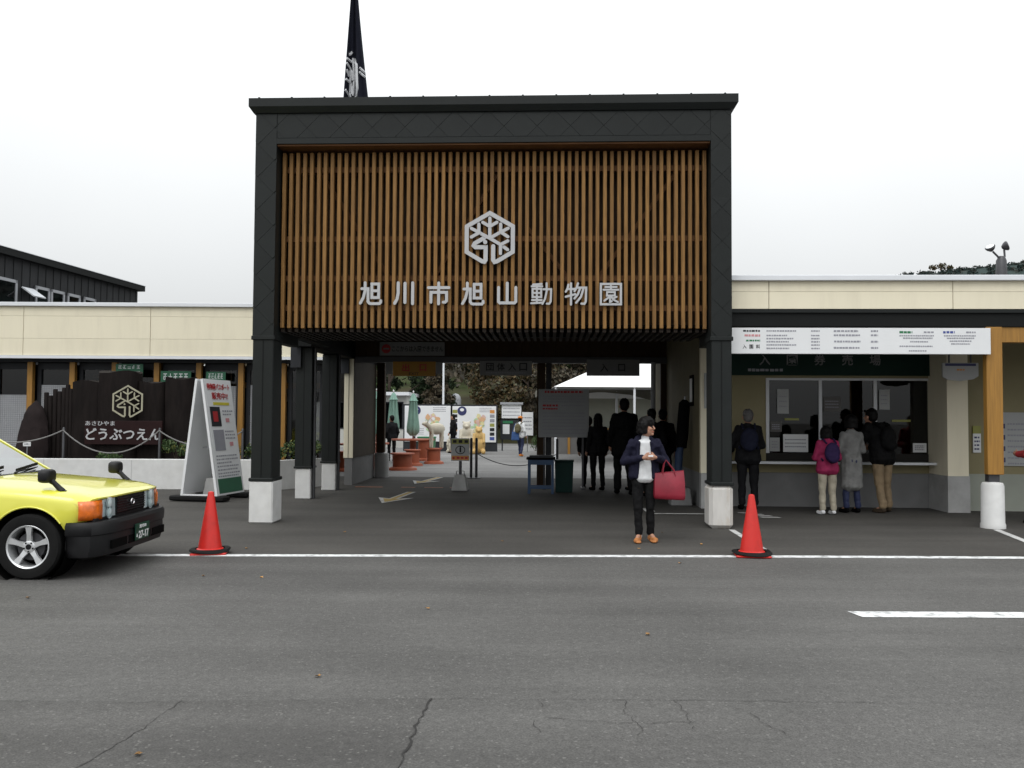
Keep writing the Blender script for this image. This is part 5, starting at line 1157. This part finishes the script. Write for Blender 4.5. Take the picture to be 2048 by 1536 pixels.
person('visitor in orange cap with blue bag walking across the plaza', (.33, 33.6, .004), RAD(150), 1.55, dict(knL=(.10, -.1, .46), anL=(.1, -.16, .09), toL=(.11, -.30, .04), anR=(-.1, .12, .11), toR=(-.11, -.02, .05)), top='white', legs='jeans', shoes='orange_cloth', hat='orange_cloth', bag='olive', vox=.016)
s = thing('shoulder_bag', 'blue shoulder bag at the hip of the visitor in orange cap', 'bag', (.14, 33.5, .62), 0); MB().tbox((-.16, -.09, .16, .09), (-.13, -.06, .13, .06), 0, .32).build('bag_body', 'blue_cloth', s, bevel=.03)
mb = MB(); mb.tube([(-.12, 0, .3), (-.02, 0, .62), (.1, .0, .7), (.13, 0, .3)], .012, 6); mb.build('strap', 'blue_cloth', s)
person('dark figure reading the right map board', (-2.42, 36.2, .004), math.pi+RAD(70), 1.62, None, top='jacket_black', vox=.016)
person('dark figure sitting room of the closed parasols, left of the post', (-5.35, 30.0, .004), math.pi, 1.6, None, top='jacket_black', vox=.016)['label'] if False else None
person('dark figure behind the red table between the two closed parasols', (-4.05, 29.6, .004), math.pi+RAD(30), 1.56, None, top='charcoal', vox=.016)

# ------------------------------------------------------------------ things standing in the passage
s = gthing('notice_board', 'large grey notice board with lines of print on a stand in the passage', 'notice board', .86, 6.4)
BX('panel', 'sign_mid', s, .19, 6.40, 1.10, 1.27, 6.43, 2.13, .006); BX('leg', 'steel_dark', s, .30, 6.435, 0, .34, 6.47, 2.1); BX('leg', 'steel_dark', s, 1.12, 6.435, 0, 1.16, 6.47, 2.1); BX('foot', 'steel_dark', s, .28, 6.2, 0, .36, 6.7, .04); BX('foot', 'steel_dark', s, 1.10, 6.2, 0, 1.18, 6.7, .04)
mb = MB(); lines(mb, rs, .32, 1.14, 2.07, .05, 6.398); lines(mb, rs, .28, .62, 1.78, .05, 6.398); lines(mb, rs, .28, .60, 1.71, .035, 6.398); mb.build('red_print', 'ink_red', s)
mb = MB()
for z in (1.98, 1.92, 1.86, 1.78, 1.62, 1.55, 1.48, 1.41, 1.34, 1.27, 1.19): lines(mb, rs, .28 if z != 1.78 else .68, 1.18, z, .028, 6.398)
mb.build('print', 'ink_soft', s)
s = gthing('blue_table', 'small blue table with dark top in the middle of the passage', 'table', .25, 5.4)
BX('top', 'black', s, -.03, 5.15, .68, .55, 5.65, .72, .006); BX('apron', 'table_blue', s, .0, 5.18, .58, .52, 5.62, .68)
for u in (.0, .47):
    for v in (5.18, 5.57): BX('leg', 'table_blue', s, u, v, 0, u+.05, v+.05, .58)
for v in (5.195, 5.585): BX('stretcher', 'table_blue', s, .05, v, .10, .47, v+.03, .14)
s = gthing('tray', 'dark tray of leaflets lying on the blue table', 'tray', .25, 5.4); BX('tray_body', 'dark_frame', s, .03, 5.22, .72, .50, 5.58, .76)
s = gthing('waste_bin', 'dark green bin beside the blue table', 'bin', .74, 5.7)
mb = MB(); mb.tbox((.56, 5.55, .90, 5.9), (.54, 5.53, .92, 5.92), 0, .62); mb.build('bin_body', 'bin_green', s, bevel=.01); MB().box(.53, 5.52, .622, .93, 5.93, .66).build('rim', 'bin_green', s, bevel=.01)
s = gthing('warning_sign', 'small square warning sign on a dark pole in a grey concrete foot', 'sign', -1.43, 5.85)
MB().tbox((-1.59, 5.68, -1.25, 6.02), (-1.53, 5.75, -1.32, 5.95), 0, .33).build('foot', 'concrete', s, bevel=.015); mb = MB(); mb.tube([(-1.42, 5.85, .3), (-1.42, 5.85, .66)], .03, 10); mb.build('pole', 'steel_dark', s, smooth=True)
mb = MB(); mb.tube([(-1.50, 5.85, .32), (-1.50, 5.85, .40), (-1.46, 5.85, .40)], .008, 6); mb.tube([(-1.34, 5.85, .32), (-1.34, 5.85, .40), (-1.38, 5.85, .40)], .008, 6); mb.build('lifting_eye', 'steel_dark', s)
BX('panel', 'sign_grey', s, -1.61, 5.81, .61, -1.23, 5.83, 1.08); BX('yellow_band', 'ink_olive', s, -1.60, 5.806, .96, -1.24, 5.809, 1.065); BX('orange_band', 'ink_orange', s, -1.60, 5.806, .63, -1.24, 5.809, .72)
mb = MB(); mb.tube([(-1.42+.095*math.cos(a), 5.806, .84+.08*math.sin(a)) for a in np.linspace(0, 6.283, 21)], .009, 5); mb.tube([(-1.42, 5.806, .79), (-1.42, 5.806, .885)], .018, 6); mb.ell((-1.42, 5.806, .90), (.016, .006, .016)); mb.build('pictogram', 'ink', s)
mb = MB()
for k in range(3): mb.box(-1.575+.12*k, 5.803, .985, -1.50+.12*k, 5.8055, 1.045)
mb.build('print', 'ink', s); mb = MB()
for k in range(4): lines(mb, rs, -1.58+.085*k, -1.52+.085*k, .675, .05, 5.8055)
mb.build('print', 'ink_red', s)
for u, lab in ((-1.515, 'dark barrier post left of the pair at the rear of the passage'), (-1.385, 'dark barrier post right of the pair at the rear of the passage'), (.62, 'dark barrier post behind the blue table')):
    s = gthing('barrier_post', lab, 'post', u, 9.4, 'barrier posts'); mb = MB(); mb.tube([(u, 9.4, 0), (u, 9.4, .98), (u, 9.4, 1.0)], [.034, .034, .02], 12); mb.build('post', 'steel_dark', s, smooth=True); mb = MB(); mb.lathe([(.11, 0), (.11, .015), (.04, .03)], 16, (u, 9.4, 0)); mb.build('foot', 'steel_dark', s)
s = gthing('barrier_chain', 'thin dark chain sagging between the barrier posts', 'chain', -.4, 9.4); mb = MB(); mb.tube([(-1.385+2.0*t/20, 9.4, .62-.30*4*(t/20)*(1-t/20)) for t in range(21)], .011, 6); mb.build('chain', 'steel_dark', s, smooth=True)
s = gthing('concrete_block', 'small concrete block foot at the right passage wall', 'block', 2.72, 3.25); MB().tbox((2.55, 3.1, 2.93, 3.5), (2.60, 3.15, 2.90, 3.45), 0, .30).build('block', 'concrete_dark', s, bevel=.015)
s = gthing('rolled_banner', 'rolled dark blue banner leaning upright against the right passage wall', 'banner', 2.8, 3.4)
mb = MB(); mb.tube([(2.70, 3.35, .28), (2.74, 3.40, .9), (2.78, 3.42, 1.05)], [.06, .075, .05], 10); mb.build('sleeve', 'tarp_blue', s, smooth=True); mb = MB(); mb.tube([(2.79, 3.42, 1.0), (2.80, 3.45, 1.2), (2.85, 3.50, 1.80), (2.86, 3.50, 1.86)], [.085, .11, .10, .04], 12); mb.build('cloth', 'black', s, smooth=True); mb = MB(); mb.tube([(2.69, 3.35, .02), (2.86, 3.50, 1.92)], .016, 8); mb.build('pole', 'steel', s, smooth=True)
s = gthing('side_post', 'slim grey post in front of the right passage wall', 'post', 2.6, 6.5); mb = MB(); mb.tube([(2.62, 6.3, 0), (2.62, 6.3, 2.70)], .05, 12); mb.build('post', 'frame_grey', s, smooth=True)

# ------------------------------------------------------------------ plaza behind the gate
def map_board(label, x0, x1, z0, z1, y, seed):
    s = wthing('map_board', label, 'map board', (x0+x1)/2, y); r_ = random.Random(seed); X = lambda a: x0+(x1-x0)*a; Z = lambda a: z0+(z1-z0)*a
    BX('panel', 'sign_white', s, x0, y, z0, x1, y+.05, z1, .01); BX('backing', 'dark_frame', s, x0-.06, y+.055, 0, x1+.06, y+.12, z1+.07)
    for a in (.08, .92): BX('leg', 'dark_frame', s, X(a)-.05, y+.12, 0, X(a)+.05, y+.2, z0)
    mb = MB(); mb.lathe([(.20, 0), (.20, .006)], 22, (X(.25 if seed == 1 else .22), y-.008, Z(.87)), 'y'); mb.build('roundel', 'ink_navy', s); mb = MB(); mb.ell((X(.25 if seed == 1 else .22), y-.012, Z(.90)), (.09, .004, .07)); mb.build('roundel_figure', 'sign_white', s)
    def blob(m, a, b, r0, k):
        pts = [(X(a)+r0*math.cos(t)*r_.uniform(.6, 1.2), Z(b)+r0*math.sin(t)*r_.uniform(.7, 1.2)) for t in np.linspace(0, 6.283, 13)[:-1]]
        mb = MB(); mb.face([(p[0], y-.004-.001*k, p[1]) for p in pts]); mb.build('map_area', m, s)
    cols = ['map_green', 'map_orange', 'map_pink', 'map_green', 'map_yellow', 'map_orange', 'sign_white']
    for k in range(26):
        t_ = r_.random(); a = .62+(t_-.5)*.22*r_.choice((-1, 1))+r_.uniform(-.08, .08); blob(cols[k % 7], a, .26+.52*r_.random()*(1-abs(a-.62)), r_.uniform(.05, .13), k)
    mb = MB()
    for k in range(3): lines(mb, r_, X(.62), X(.9), Z(.95-.05*k), .03, y-.002)
    for k in range(4): lines(mb, r_, X(.2), X(.42), Z(.36-.05*k), .03, y-.002)
    mb.build('print', 'ink_soft', s)
    if seed == 2:
        for col in (.06, .91):
            for k in range(7): BX('photo', ['ink_soft', 'ink', 'ink_blue', 'ink_soft', 'ink_olive', 'ink', 'ink_orange'][(k*3+int(col*10)) % 7], s, X(col)-.10, y-.006, Z(.06+.125*k), X(col)+.10, y-.002, Z(.15+.125*k))
    else:
        for a in (.18, .55, .8): BX('photo', 'ink', s, X(a), y-.006, Z(.06), X(a)+.12, y-.002, Z(.15))
map_board('white map board with a round emblem left of the dark figure', -4.65, -2.66, .42, 1.97, 38.0, 1)
map_board('white map board framed by rows of photos at the back of the plaza', -2.58, -.68, .40, 1.96, 38.0, 2)
s = wthing('info_case', 'small white roofed information case at the back of the plaza', 'information case', 0, 39.0)
BX('panel', 'sign_white', s, -.45, 39.0, 1.45, .42, 39.06, 2.05); BX('roof', 'frame_grey', s, -.52, 38.9, 2.06, .50, 39.2, 2.16); BX('lower_panel', 'dark_frame', s, -.50, 39.02, .5, .45, 39.08, 1.38); BX('sheet', 'sign_white', s, -.40, 39.0, .75, -.10, 39.018, 1.18); BX('header', 'ink_green', s, -.40, 39.0, 1.22, .05, 39.018, 1.33)
for x in (-.45, .38): BX('leg', 'dark_frame', s, x, 39.1, 0, x+.06, 39.16, 2.06)
mb = MB()
for k in range(3): lines(mb, rs, -.40, .36, 1.58+.15*k, .04, 38.998)
mb.build('print', 'ink_soft', s)
s = wthing('standing_poster', 'white standing poster right of the information case', 'poster', .75, 37.8); BX('sheet', 'sign_white', s, .45, 37.8, .72, .92, 37.84, 1.72); BX('stand', 'steel', s, .66, 37.84, 0, .70, 37.88, 1.7); mb = MB(); 
for k in range(4): lines(mb, rs, .50, .86, 1.0+.16*k, .05, 37.798)
mb.build('print', 'ink_soft', s)
shrub('pale green potted plant beside the standing poster', .98, 36.4, .1, .35, .7, 'leaf_green', 41, 90)

def parasol(label, x, y, h, rot):
    t = thing('closed_parasol', label, 'parasol', (x, y, .004), rot, 'closed green parasols'); mb = MB(); mb.tube([(0, 0, 0), (0, 0, h)], .022, 8); mb.build('pole', 'bench_orange', t, smooth=True)
    n = 32; prof = [(h-.02, .015), (h-.10, .07), (h-.26, .125), (h-.28, .145), (h-.30, .115), (h-.8, .15), (h-1.15, .185), (h-1.30, .175), (h-1.42, .08)]; vs_ = []; fs = []
    for j, (z, r) in enumerate(prof):
        for k in range(n): a = 2*math.pi*k/n; rr = r*(1+(.20 if j > 2 else .08)*math.cos(8*a+j*.15)); vs_.append((rr*math.cos(a), rr*math.sin(a), z+(.03*math.cos(8*a) if j == 7 else 0)))
    for j in range(len(prof)-1):
        for k in range(n): fs.append((j*n+k, j*n+(k+1) % n, (j+1)*n+(k+1) % n, (j+1)*n+k))
    fs.append(tuple(range(n))); mb = MB(); mb.add(vs_, fs); mb.build('canopy', 'umbrella_green', t, smooth=50); mb = MB(); mb.ell((0, 0, h+.01), (.025, .025, .05)); mb.build('finial', 'white', t)
parasol('closed green parasol half hidden behind the brown post', -4.42, 28.6, 2.36, 0); parasol('closed green parasol in the middle of the three', -4.03, 29.8, 2.36, .2); parasol('closed green parasol in front of the left map board', -3.22, 28.6, 2.30, .4)
def table(label, x, y, r, h, rot=0):
    t = thing('plaza_table', label, 'table', (x, y, .004), rot, 'red plaza tables'); mb = MB(); mb.lathe([(.02, h-.05), (r, h-.05), (r+.012, h-.025), (r, h), (.02, h)], 28); mb.build('table_top', 'bench_orange', t, smooth=40); mb = MB(); mb.lathe([(.24, 0), (.22, .06), (.11, .12), (.10, h-.05)], 18); mb.build('pedestal', 'bench_orange', t, smooth=40)
def stool(label, x, y, w, h):
    t = thing('plaza_stool', label, 'stool', (x, y, .004), 0, 'red plaza stools'); mb = MB(); mb.lathe([(.02, h), (w*.62, h), (w*.64, h-.03), (w*.5, h-.06), (w*.5, .10), (w*.74, .06), (w*.78, 0)], 22); mb.build('drum', 'bench_orange', t, smooth=40)
table('round red table nearest the brown post', -4.05, 25.2, .52, .76); table('round red table at the foot of the right parasol', -3.22, 28.6, .70, .78); table('round red table seen left of the brown post', -4.75, 25.6, .40, .72)
stool('wide red drum stool nearest the passage', -3.10, 24.9, .55, .48); stool('red drum stool behind the wide one', -3.05, 27.0, .42, .50); stool('red drum stool under the white animal figure', -2.50, 28.2, .42, .50); stool('red drum stool left of the brown post', -4.60, 24.2, .45, .55); stool('red drum stool behind the right parasol foot', -3.0, 30.0, .40, .72)
# animal figures
t = thing('animal_figure', 'white woolly animal figure standing on a red stool', 'statue', (-2.42, 28.2, .504), RAD(-60)); mb = MB(); mb.ell((0, 0, .62), (.16, .30, .19), 14, 10); mb.cap((0, -.24, .68), (0, -.36, .78), .10, .085); mb.ell((0, -.42, .78), (.06, .10, .065)); 
for x in (-.08, .08):
    for y in (-.18, .18): mb.cap((x, y, .55), (x, y, .03), .05, .04)
for x in (-.09, .09): mb.ell((x, -.34, .87), (.03, .02, .05))
o = mb.build('body', 'animal_white', t); voxel(o, .02, 3)
def bear(label, x, y, m, h):
    t = thing('animal_figure', label, 'statue', (x, y, .004), 0); k = h/1.3; t.scale = (k, k, k); mb = MB(); mb.ell((0, 0, .42), (.30, .27, .42), 16, 12); mb.ell((0, -.05, .82), (.22, .19, .26)); mb.ell((0, -.06, 1.10), (.17, .16, .16)); mb.ell((0, -.22, 1.06), (.08, .09, .07))
    for s_ in (-1, 1): mb.ell((s_*.13, -.02, 1.24), (.05, .03, .05)); mb.cap((s_*.22, -.06, .88), (s_*.24, -.22, .55), .085, .07); mb.cap((s_*.2, -.1, .15), (s_*.22, -.34, .10), .12, .11); mb.ell((s_*.22, -.40, .11), (.10, .07, .11))
    o = mb.build('body', m, t); voxel(o, .025, 4)
bear('golden seated bear figure in front of the right map board', -1.33, 35.6, 'animal_gold', 1.15); bear('white seated animal figure left of the golden bear', -1.85, 36.0, 'animal_white', 1.35); bear('pale low animal figure between the map boards', -2.55, 36.8, 'animal_white', .75)
t = thing('green_bin', 'green bin behind the red tables', 'bin', (-3.0, 31.0, .004), 0); MB().tbox((-.25, -.25, .25, .25), (-.3, -.3, .3, .3), 0, .75).build('bin_body', 'ink_green', t, bevel=.02); MB().box(-.31, -.31, .75, .31, .31, .80).build('lid', 'ink_green', t, bevel=.01)

# white tent over the ticket gates
tt = wthing('marquee_tent', 'white marquee tent with sloping roof behind the entrance opening', 'tent', 4.4, 31)
x0, x1, y0, y1, ze, zr = 1.38, 9.2, 28.5, 33.5, 2.52, 3.75
mb = MB(); A = [(x0, y0, ze), (x1, y0, ze), (x1, y1, ze), (x0, y1, ze)]; Rg = [(x0+2.7, 31, zr), (x1-2.7, 31, zr)]
mb.add(A+Rg, [(0, 1, 5, 4), (1, 2, 5), (2, 3, 4, 5), (3, 0, 4)]); o = mb.build('roof', 'tent', tt); md = o.modifiers.new('t', 'SOLIDIFY'); md.thickness = .015
for nm, q in (('valance', ((x0, y0-.01, x1, y0+.01))), ('valance', ((x0-.01, y0+.02, x0+.01, y1-.02))), ('valance', (x0, y1-.01, x1, y1+.01))):
    BX(nm, 'tent', tt, q[0], q[1], ze-.28 if q[1] > 30 else ze-.012, q[2], q[3], ze-.015 if q[1] > 30 else ze-.006)
for x in (x0+.05, 4.0, 6.6, x1-.05):
    for y in (y0+.05, y1-.05): mb = MB(); mb.tube([(x, y, 0), (x, y, ze)], .04, 8); mb.build('pole', 'metal_white', tt, smooth=True)
BX('eave_bar', 'steel', tt, x0, y0+.03, ze-.08, x1, y0+.07, ze-.03)
mb = MB(); mb.prism([(0, 0), (0, -.35), (.8, -.12), (1.9, -.02), (3, -.12), (3.9, -.35), (3.9, 0)], (x0+.1, y1-.3, ze-.02), (1, 0, 0), (0, 0, 1), (0, .02, 0)); mb.build('rear_scallop', 'canopy_shade', tt); mb = MB(); mb.prism([(0, 0), (0, -.35), (.8, -.12), (1.9, -.02), (3, -.12), (3.7, -.35), (3.7, 0)], (x0+4.0, y1-.3, ze-.02), (1, 0, 0), (0, 0, 1), (0, .02, 0)); mb.build('rear_scallop', 'canopy_shade', tt)  # rear valance darkened with painted shade
for q in ((0, 1, 5, 4), (1, 2, 5), (2, 3, 4, 5), (3, 0, 4)): MB_ = MB(); MB_.face([Vector((A+Rg)[k])-Vector((0, 0, .05)) for k in q]); MB_.build('roof_shade_sheet', 'canopy_shade', tt)  # dark sheets added under the roof as its painted shade
s = wthing('shop_stall', 'pale stall front under the tent', 'stall', 4, 36); BX('counter', 'interior_pale', s, 1.2, 36, 0, 7, 36.6, 1.0); BX('backboard', 'wall_greygreen', s, 1.2, 37.4, 0, 7.5, 37.5, 2.36); BX('roof_board', 'canopy_shade', s, 1.0, 35.4, 2.35, 7.6, 37.6, 2.6); BX('shelf', 'amber_wood', s, 1.2, 36.0, 1.02, 7, 36.5, 1.06); BX('post', 'amber_wood', s, 2.3, 35.95, 0, 2.4, 36.05, 2.3)

# pale buildings behind the parasols
b = wthing('kiosk', 'pale kiosk wall behind the closed parasols', 'building', -7, 42); BX('wall', 'wall_pale', b, -9.5, 42, 0, -5.05, 46, 2.5); BX('roof', 'metal_white', b, -9.8, 41.6, 2.5, -4.9, 46.3, 2.66)
for x in (-8.6, -7.2, -6.1): w = BX('window', 'dark_frame', b, x, 41.97, .9, x+.9, 42.0, 2.2); BX('pane', 'glass_dark', w, x+.06, 41.955, .96, x+.84, 41.965, 2.14)
b = wthing('grey_shed', 'low grey roofed shed above the map boards', 'building', -3, 52); BX('wall', 'wall_pale', b, -4.9, 52, 0, -3.6, 56, 2.1); mb = MB(); mb.prism([(-5.1, 0), (-3.3, 0), (-3.5, .6), (-4.8, .6)], (0, 51.6, 2.1), (1, 0, 0), (0, 0, 1), (0, 4.8, 0)); mb.build('roof', 'roof_grey', b)
s = thing('domed_tank', 'small grey domed tank above the map boards', 'tank', (-3.22, 50, 0), 0); mb = MB(); mb.lathe([(.32, 0), (.32, 2.45), (.27, 2.65), (.15, 2.78), (.02, 2.82)], 20); mb.build('shell', 'frame_grey', s, smooth=40)
s = thing('lamp_post', 'pale lamp post beside the dark trees behind the plaza', 'lamp post', (-3.45, 44, 0), 0); mb = MB(); mb.tube([(0, 0, 0), (0, 0, 4.6)], [.06, .045], 8); mb.build('pole', 'metal_white', s, smooth=True); mb = MB(); mb.ell((.15, 0, 4.62), (.28, .12, .08)); mb.build('lamp_head', 'metal_white', s, smooth=True)

# ------------------------------------------------------------------ hillside and trees behind
mb = MB(); nx, ny = 60, 26; vs_ = []; fs = []
def hill_z(x, y):
    t = max(0, min(1, (y-50)/95)); base = (9.0+5.5*max(0, 1-abs(x-2)/45))*t**.7
    if x < -25: base *= max(.25, 1-(-x-25)/60)
    return base+1.2*mnoise.noise(Vector((x*.04, y*.05, 3)))*t-.3
for j in range(ny+1):
    for i in range(nx+1): x = -110+220*i/nx; y = 48+130*j/ny; vs_.append((x, y, hill_z(x, y)))
for j in range(ny):
    for i in range(nx): fs.append((j*(nx+1)+i, j*(nx+1)+i+1, (j+1)*(nx+1)+i+1, (j+1)*(nx+1)+i))
mb.add(vs_, fs); mb.build('hillside', 'grass', kind='structure', smooth=True)
def tree(label, x, y, h, r, leaf, seed, kind='broad', n=90, ls=.16):
    z = max(0, hill_z(x, y)) if y > 48 else 0
    t = thing('tree', label, 'tree', (x, y, z-.05), 0, 'trees behind the plaza'); r_ = random.Random(seed); mb = MB()
    mb.tube([(0, 0, 0), (r_.uniform(-.1, .1), 0, h*.3), (r_.uniform(-.2, .2), 0, h*.62), (0, 0, h*(.9 if kind != 'broad' else .72))], [.05*h*.42, .04*h*.42, .025*h*.42, .03], 8); cl = []
    if kind == 'broad':
        for k in range(16):
            a = r_.uniform(0, 6.3); q = r_.uniform(.25, 1); zz = h*r_.uniform(.14, .95); rr = r*q*math.sqrt(max(.15, 1-((zz/h-.6)/.48)**2)); p = (rr*math.cos(a), rr*math.sin(a), zz); cl.append((*p, r*r_.uniform(.24, .42), .75))
            z0_ = zz*.6; mb.tube([(0, 0, z0_), (p[0]*.5, p[1]*.5, (z0_+zz)/2), p], [.035*h*.25, .02*h*.25, .012], 5)
    else:
        for k in range(22):
            q = k/21; a = k*2.4; rr = r*(1-q)*.62; cl.append((rr*math.cos(a), rr*math.sin(a), h*(.12+.86*q), r*(1-q)*.5+.12, .55))
    mb.build('trunk', 'bark', t, smooth=True); mb = MB(); leaf_cloud(mb, r_, cl, n, ls); mb.build('crown', leaf, t)
TR = [(-6.6, 47, 6.5, 2.3, 'leaf_dark', 'broad', 'dense dark green tree above the kiosk roof'), (-4.6, 49.5, 7.5, 1.9, 'leaf_dark', 'conifer', 'dark conifer behind the closed parasols'), (-3.9, 46, 5.6, 1.2, 'leaf_brown', 'conifer', 'brownish narrow tree left of the lamp post'), (-9.2, 48, 5.5, 2.4, 'leaf_green', 'broad', 'green tree left of the kiosk'),
      (-.9, 60, 6.5, 3.0, 'leaf_autumn', 'broad', 'orange-brown autumn tree above the map boards'), (.55, 54, 5.2, 1.4, 'leaf_dark', 'conifer', 'small dark fir right of the domed tank'), (1.7, 57, 7.4, 2.8, 'leaf_autumn', 'broad', 'wide autumn tree above the information case'), (.2, 66, 7.5, 3.2, 'leaf_brown', 'broad', 'brown tree high behind the autumn trees'), (3.4, 63, 8, 3.2, 'leaf_brown', 'broad', 'brown tree left of the tent opening'), (2.5, 50, 5.0, 1.9, 'leaf_brown', 'broad', 'low russet tree behind the standing poster'),
      (4.5, 58, 7.2, 1.5, 'leaf_green', 'conifer', 'green fir seen left above the tent roof'), (6.4, 68, 8, 3.6, 'leaf_brown', 'broad', 'brown tree behind the tent roof'), (9.5, 64, 7.5, 3.2, 'leaf_dark', 'broad', 'dark tree at the right end of the tent'), (-2.8, 70, 6.0, 2.6, 'leaf_dark', 'broad', 'dark tree on the slope above the grey shed'), (-1.9, 82, 8, 3.4, 'leaf_brown', 'broad', 'bare brown tree high on the slope'), (-6.5, 76, 8, 3.6, 'leaf_autumn', 'broad', 'autumn tree high on the slope behind the kiosk'), (-.3, 51, 4.6, 2.0, 'leaf_autumn', 'broad', 'low orange-brown tree right behind the map boards'), (1.0, 53, 5.4, 2.2, 'leaf_autumn', 'broad', 'spreading orange-brown tree behind the orange-capped visitor'), (3.2, 52, 5.0, 2.0, 'leaf_brown', 'broad', 'russet tree left of the tent pole'), (-12.5, 56, 7, 3.0, 'leaf_brown', 'broad', 'brown tree behind the left wing'), (5.2, 84, 9, 4, 'leaf_autumn', 'broad', 'distant autumn tree at the top of the slope'), (12.5, 72, 9, 3.6, 'leaf_autumn', 'broad', 'autumn tree behind the ticket building')]
for i, (x, y, h, r, lf, kd, lab) in enumerate(TR): tree(lab, x, y, h, r, lf, 60+i, kd, 420 if y < 62 else 300, .13 if y < 62 else .17)

# far wooded hill right, with its ridge of trees
mb = MB(); nx, ny = 70, 14; vs_ = []; fs = []
def far_z(x, y):
    t = (x-98)/70; r0 = max(0, min(1.6, t)); ridge = 33.6+(x-88)*.135+max(0, x-114)*.12 if x > 88 else 33.6-(88-x)*.4; u_ = (y-200)/60
    return max(-1, ridge*max(0, 1-abs(u_)**1.8)+1.0*mnoise.noise(Vector((x*.05, y*.05, 1))))
for j in range(ny+1):
    for i in range(nx+1): x = 30+260*i/nx; y = 140+120*j/ny; vs_.append((x, y, far_z(x, y)))
for j in range(ny):
    for i in range(nx): fs.append((j*(nx+1)+i, j*(nx+1)+i+1, (j+1)*(nx+1)+i+1, (j+1)*(nx+1)+i))
mb.add(vs_, fs); mb.build('far_hill', 'hill_far', kind='structure', smooth=True)
mb = MB(); r_ = random.Random(77); cl = []
for k in range(900):
    x = r_.uniform(80, 200); y = r_.uniform(150, 205); cl.append((x, y, far_z(x, y)-.1, r_.uniform(.7, 1.2), .8))
leaf_cloud(mb, r_, cl, 40, .38); mat('leaf_far', (.03, .05, .04), .9, .2, island=[(.016, .030, .029), (.024, .042, .040), (.034, .045, .038), (.045, .042, .036), (.028, .042, .038)]); mb.build('far_wood', 'leaf_far', kind='stuff')
t = thing('tree', 'small yellow and russet tree on the ridge above the ticket building roof', 'tree', (96.5, 196, far_z(96.5, 196)), 0, None); mb = MB(); leaf_cloud(mb, r_, [(-1.8, 0, 1.0, .9), (.2, 0, 1.3, 1.1), (2.0, 0, .9, .8)], 160, .26); mb.build('crown', 'leaf_autumn', t); mb = MB(); mb.tube([(0, 0, -1), (0, 0, 2)], .15, 6); mb.build('trunk', 'bark', t)
# floodlight mast above the ticket building
fm = thing('floodlight_mast', 'floodlight mast with two lamp heads above the ticket building roof', 'floodlight', (16.85, 30, 0), 0); mb = MB(); mb.tube([(0, 0, 0), (0, 0, 6.3), (0, 0, 7.0), (.02, 0, 7.15)], [.24, .20, .17, .10], 12); mb.build('mast', 'steel_dark', fm, smooth=True)
for sx, px, pz, a in ((-1, -.36, 7.42, 35), (1, .13, 7.50, -70)):
    mb = MB(); mb.tube([(0, 0, 6.95), (sx*.12, 0, 7.15), (px*.8, 0, pz-.1)], .035, 8); mb.build('arm', 'steel_dark', fm, smooth=True); mb = MB(); d = Vector((math.cos(RAD(a+90))*1, -.4, math.sin(RAD(a+90)))).normalized()
    p = Vector((px, 0, pz)); mb.tube([p-d*.10, p-d*.02, p+d*.06, p+d*.10], [.05, .13, .17, .15], 14); mb.build('lamp_head', 'steel_dark', fm, smooth=35); mb = MB(); mb.tube([p+d*.101, p+d*.112], [.14, .12], 14); mb.build('lens', 'white', fm)

# ------------------------------------------------------------------ fallen leaves on the asphalt
lv = [(355, 1162, .05), (487, 1164, .04), (46, 1207, .05), (1292, 1264, .04), (1350, 1121, .05), (860, 1219, .03), (283, 1530, .02), (1322, 1059, .05), (1398, 1086, .06), (1275, 1096, .05), (648, 1355, .02), (1010, 1082, .04), (1060, 1062, .04), (506, 1098, .05)]
LF = [(-2.93, 8.40), (-2.36, 8.33), (-4.03, 7.36), (.97, 6.25), (1.78, 9.28), (-.66, 7.05), (-1.68, 4.02), (2.02, 11.75), (2.31, 10.68), (1.50, 10.30), (-1.13, 5.22), (-.10, 10.85), (.25, 11.75), (-3.05, 10.15), (-2.2, 11.6)]
lm = []
for k in range(3):
    r_ = random.Random(k); mb = MB(); n = 10; pts = []
    for i in range(n):
        a = 2*math.pi*i/n; rr = (.6+.4*(i % 2))*(1+.3*math.cos(a)); pts.append((.024*rr*math.cos(a), .019*rr*math.sin(a), .006+.010*r_.random()))
    for i in range(n): mb.face([(0, 0, .004), pts[i], pts[(i+1) % n]])
    o = mb.build('fallen_leaf', 'leaf_fallen', weld=True); lm.append(o.data); bpy.data.objects.remove(o)
for k, (x, y) in enumerate(LF):
    o = put('fallen_leaf', lm[k % 3], None, (x, y, .006 if y < 9.6 else .002), random.Random(k).uniform(0, 6)); tag(o, 'small dry brown leaf lying on the asphalt', 'leaf', 'fallen leaves on the asphalt')
mb = MB(); r_ = random.Random(91); cl = []
for k in range(520):
    x = r_.uniform(-26, 34); y = r_.uniform(66, 125); cl.append((x, y, hill_z(x, y)+r_.uniform(.6, 2.4), r_.uniform(1.0, 2.0), .9))
leaf_cloud(mb, r_, cl, 60, .26); mb.build('hill_wood', 'leaf_brown', kind='stuff')
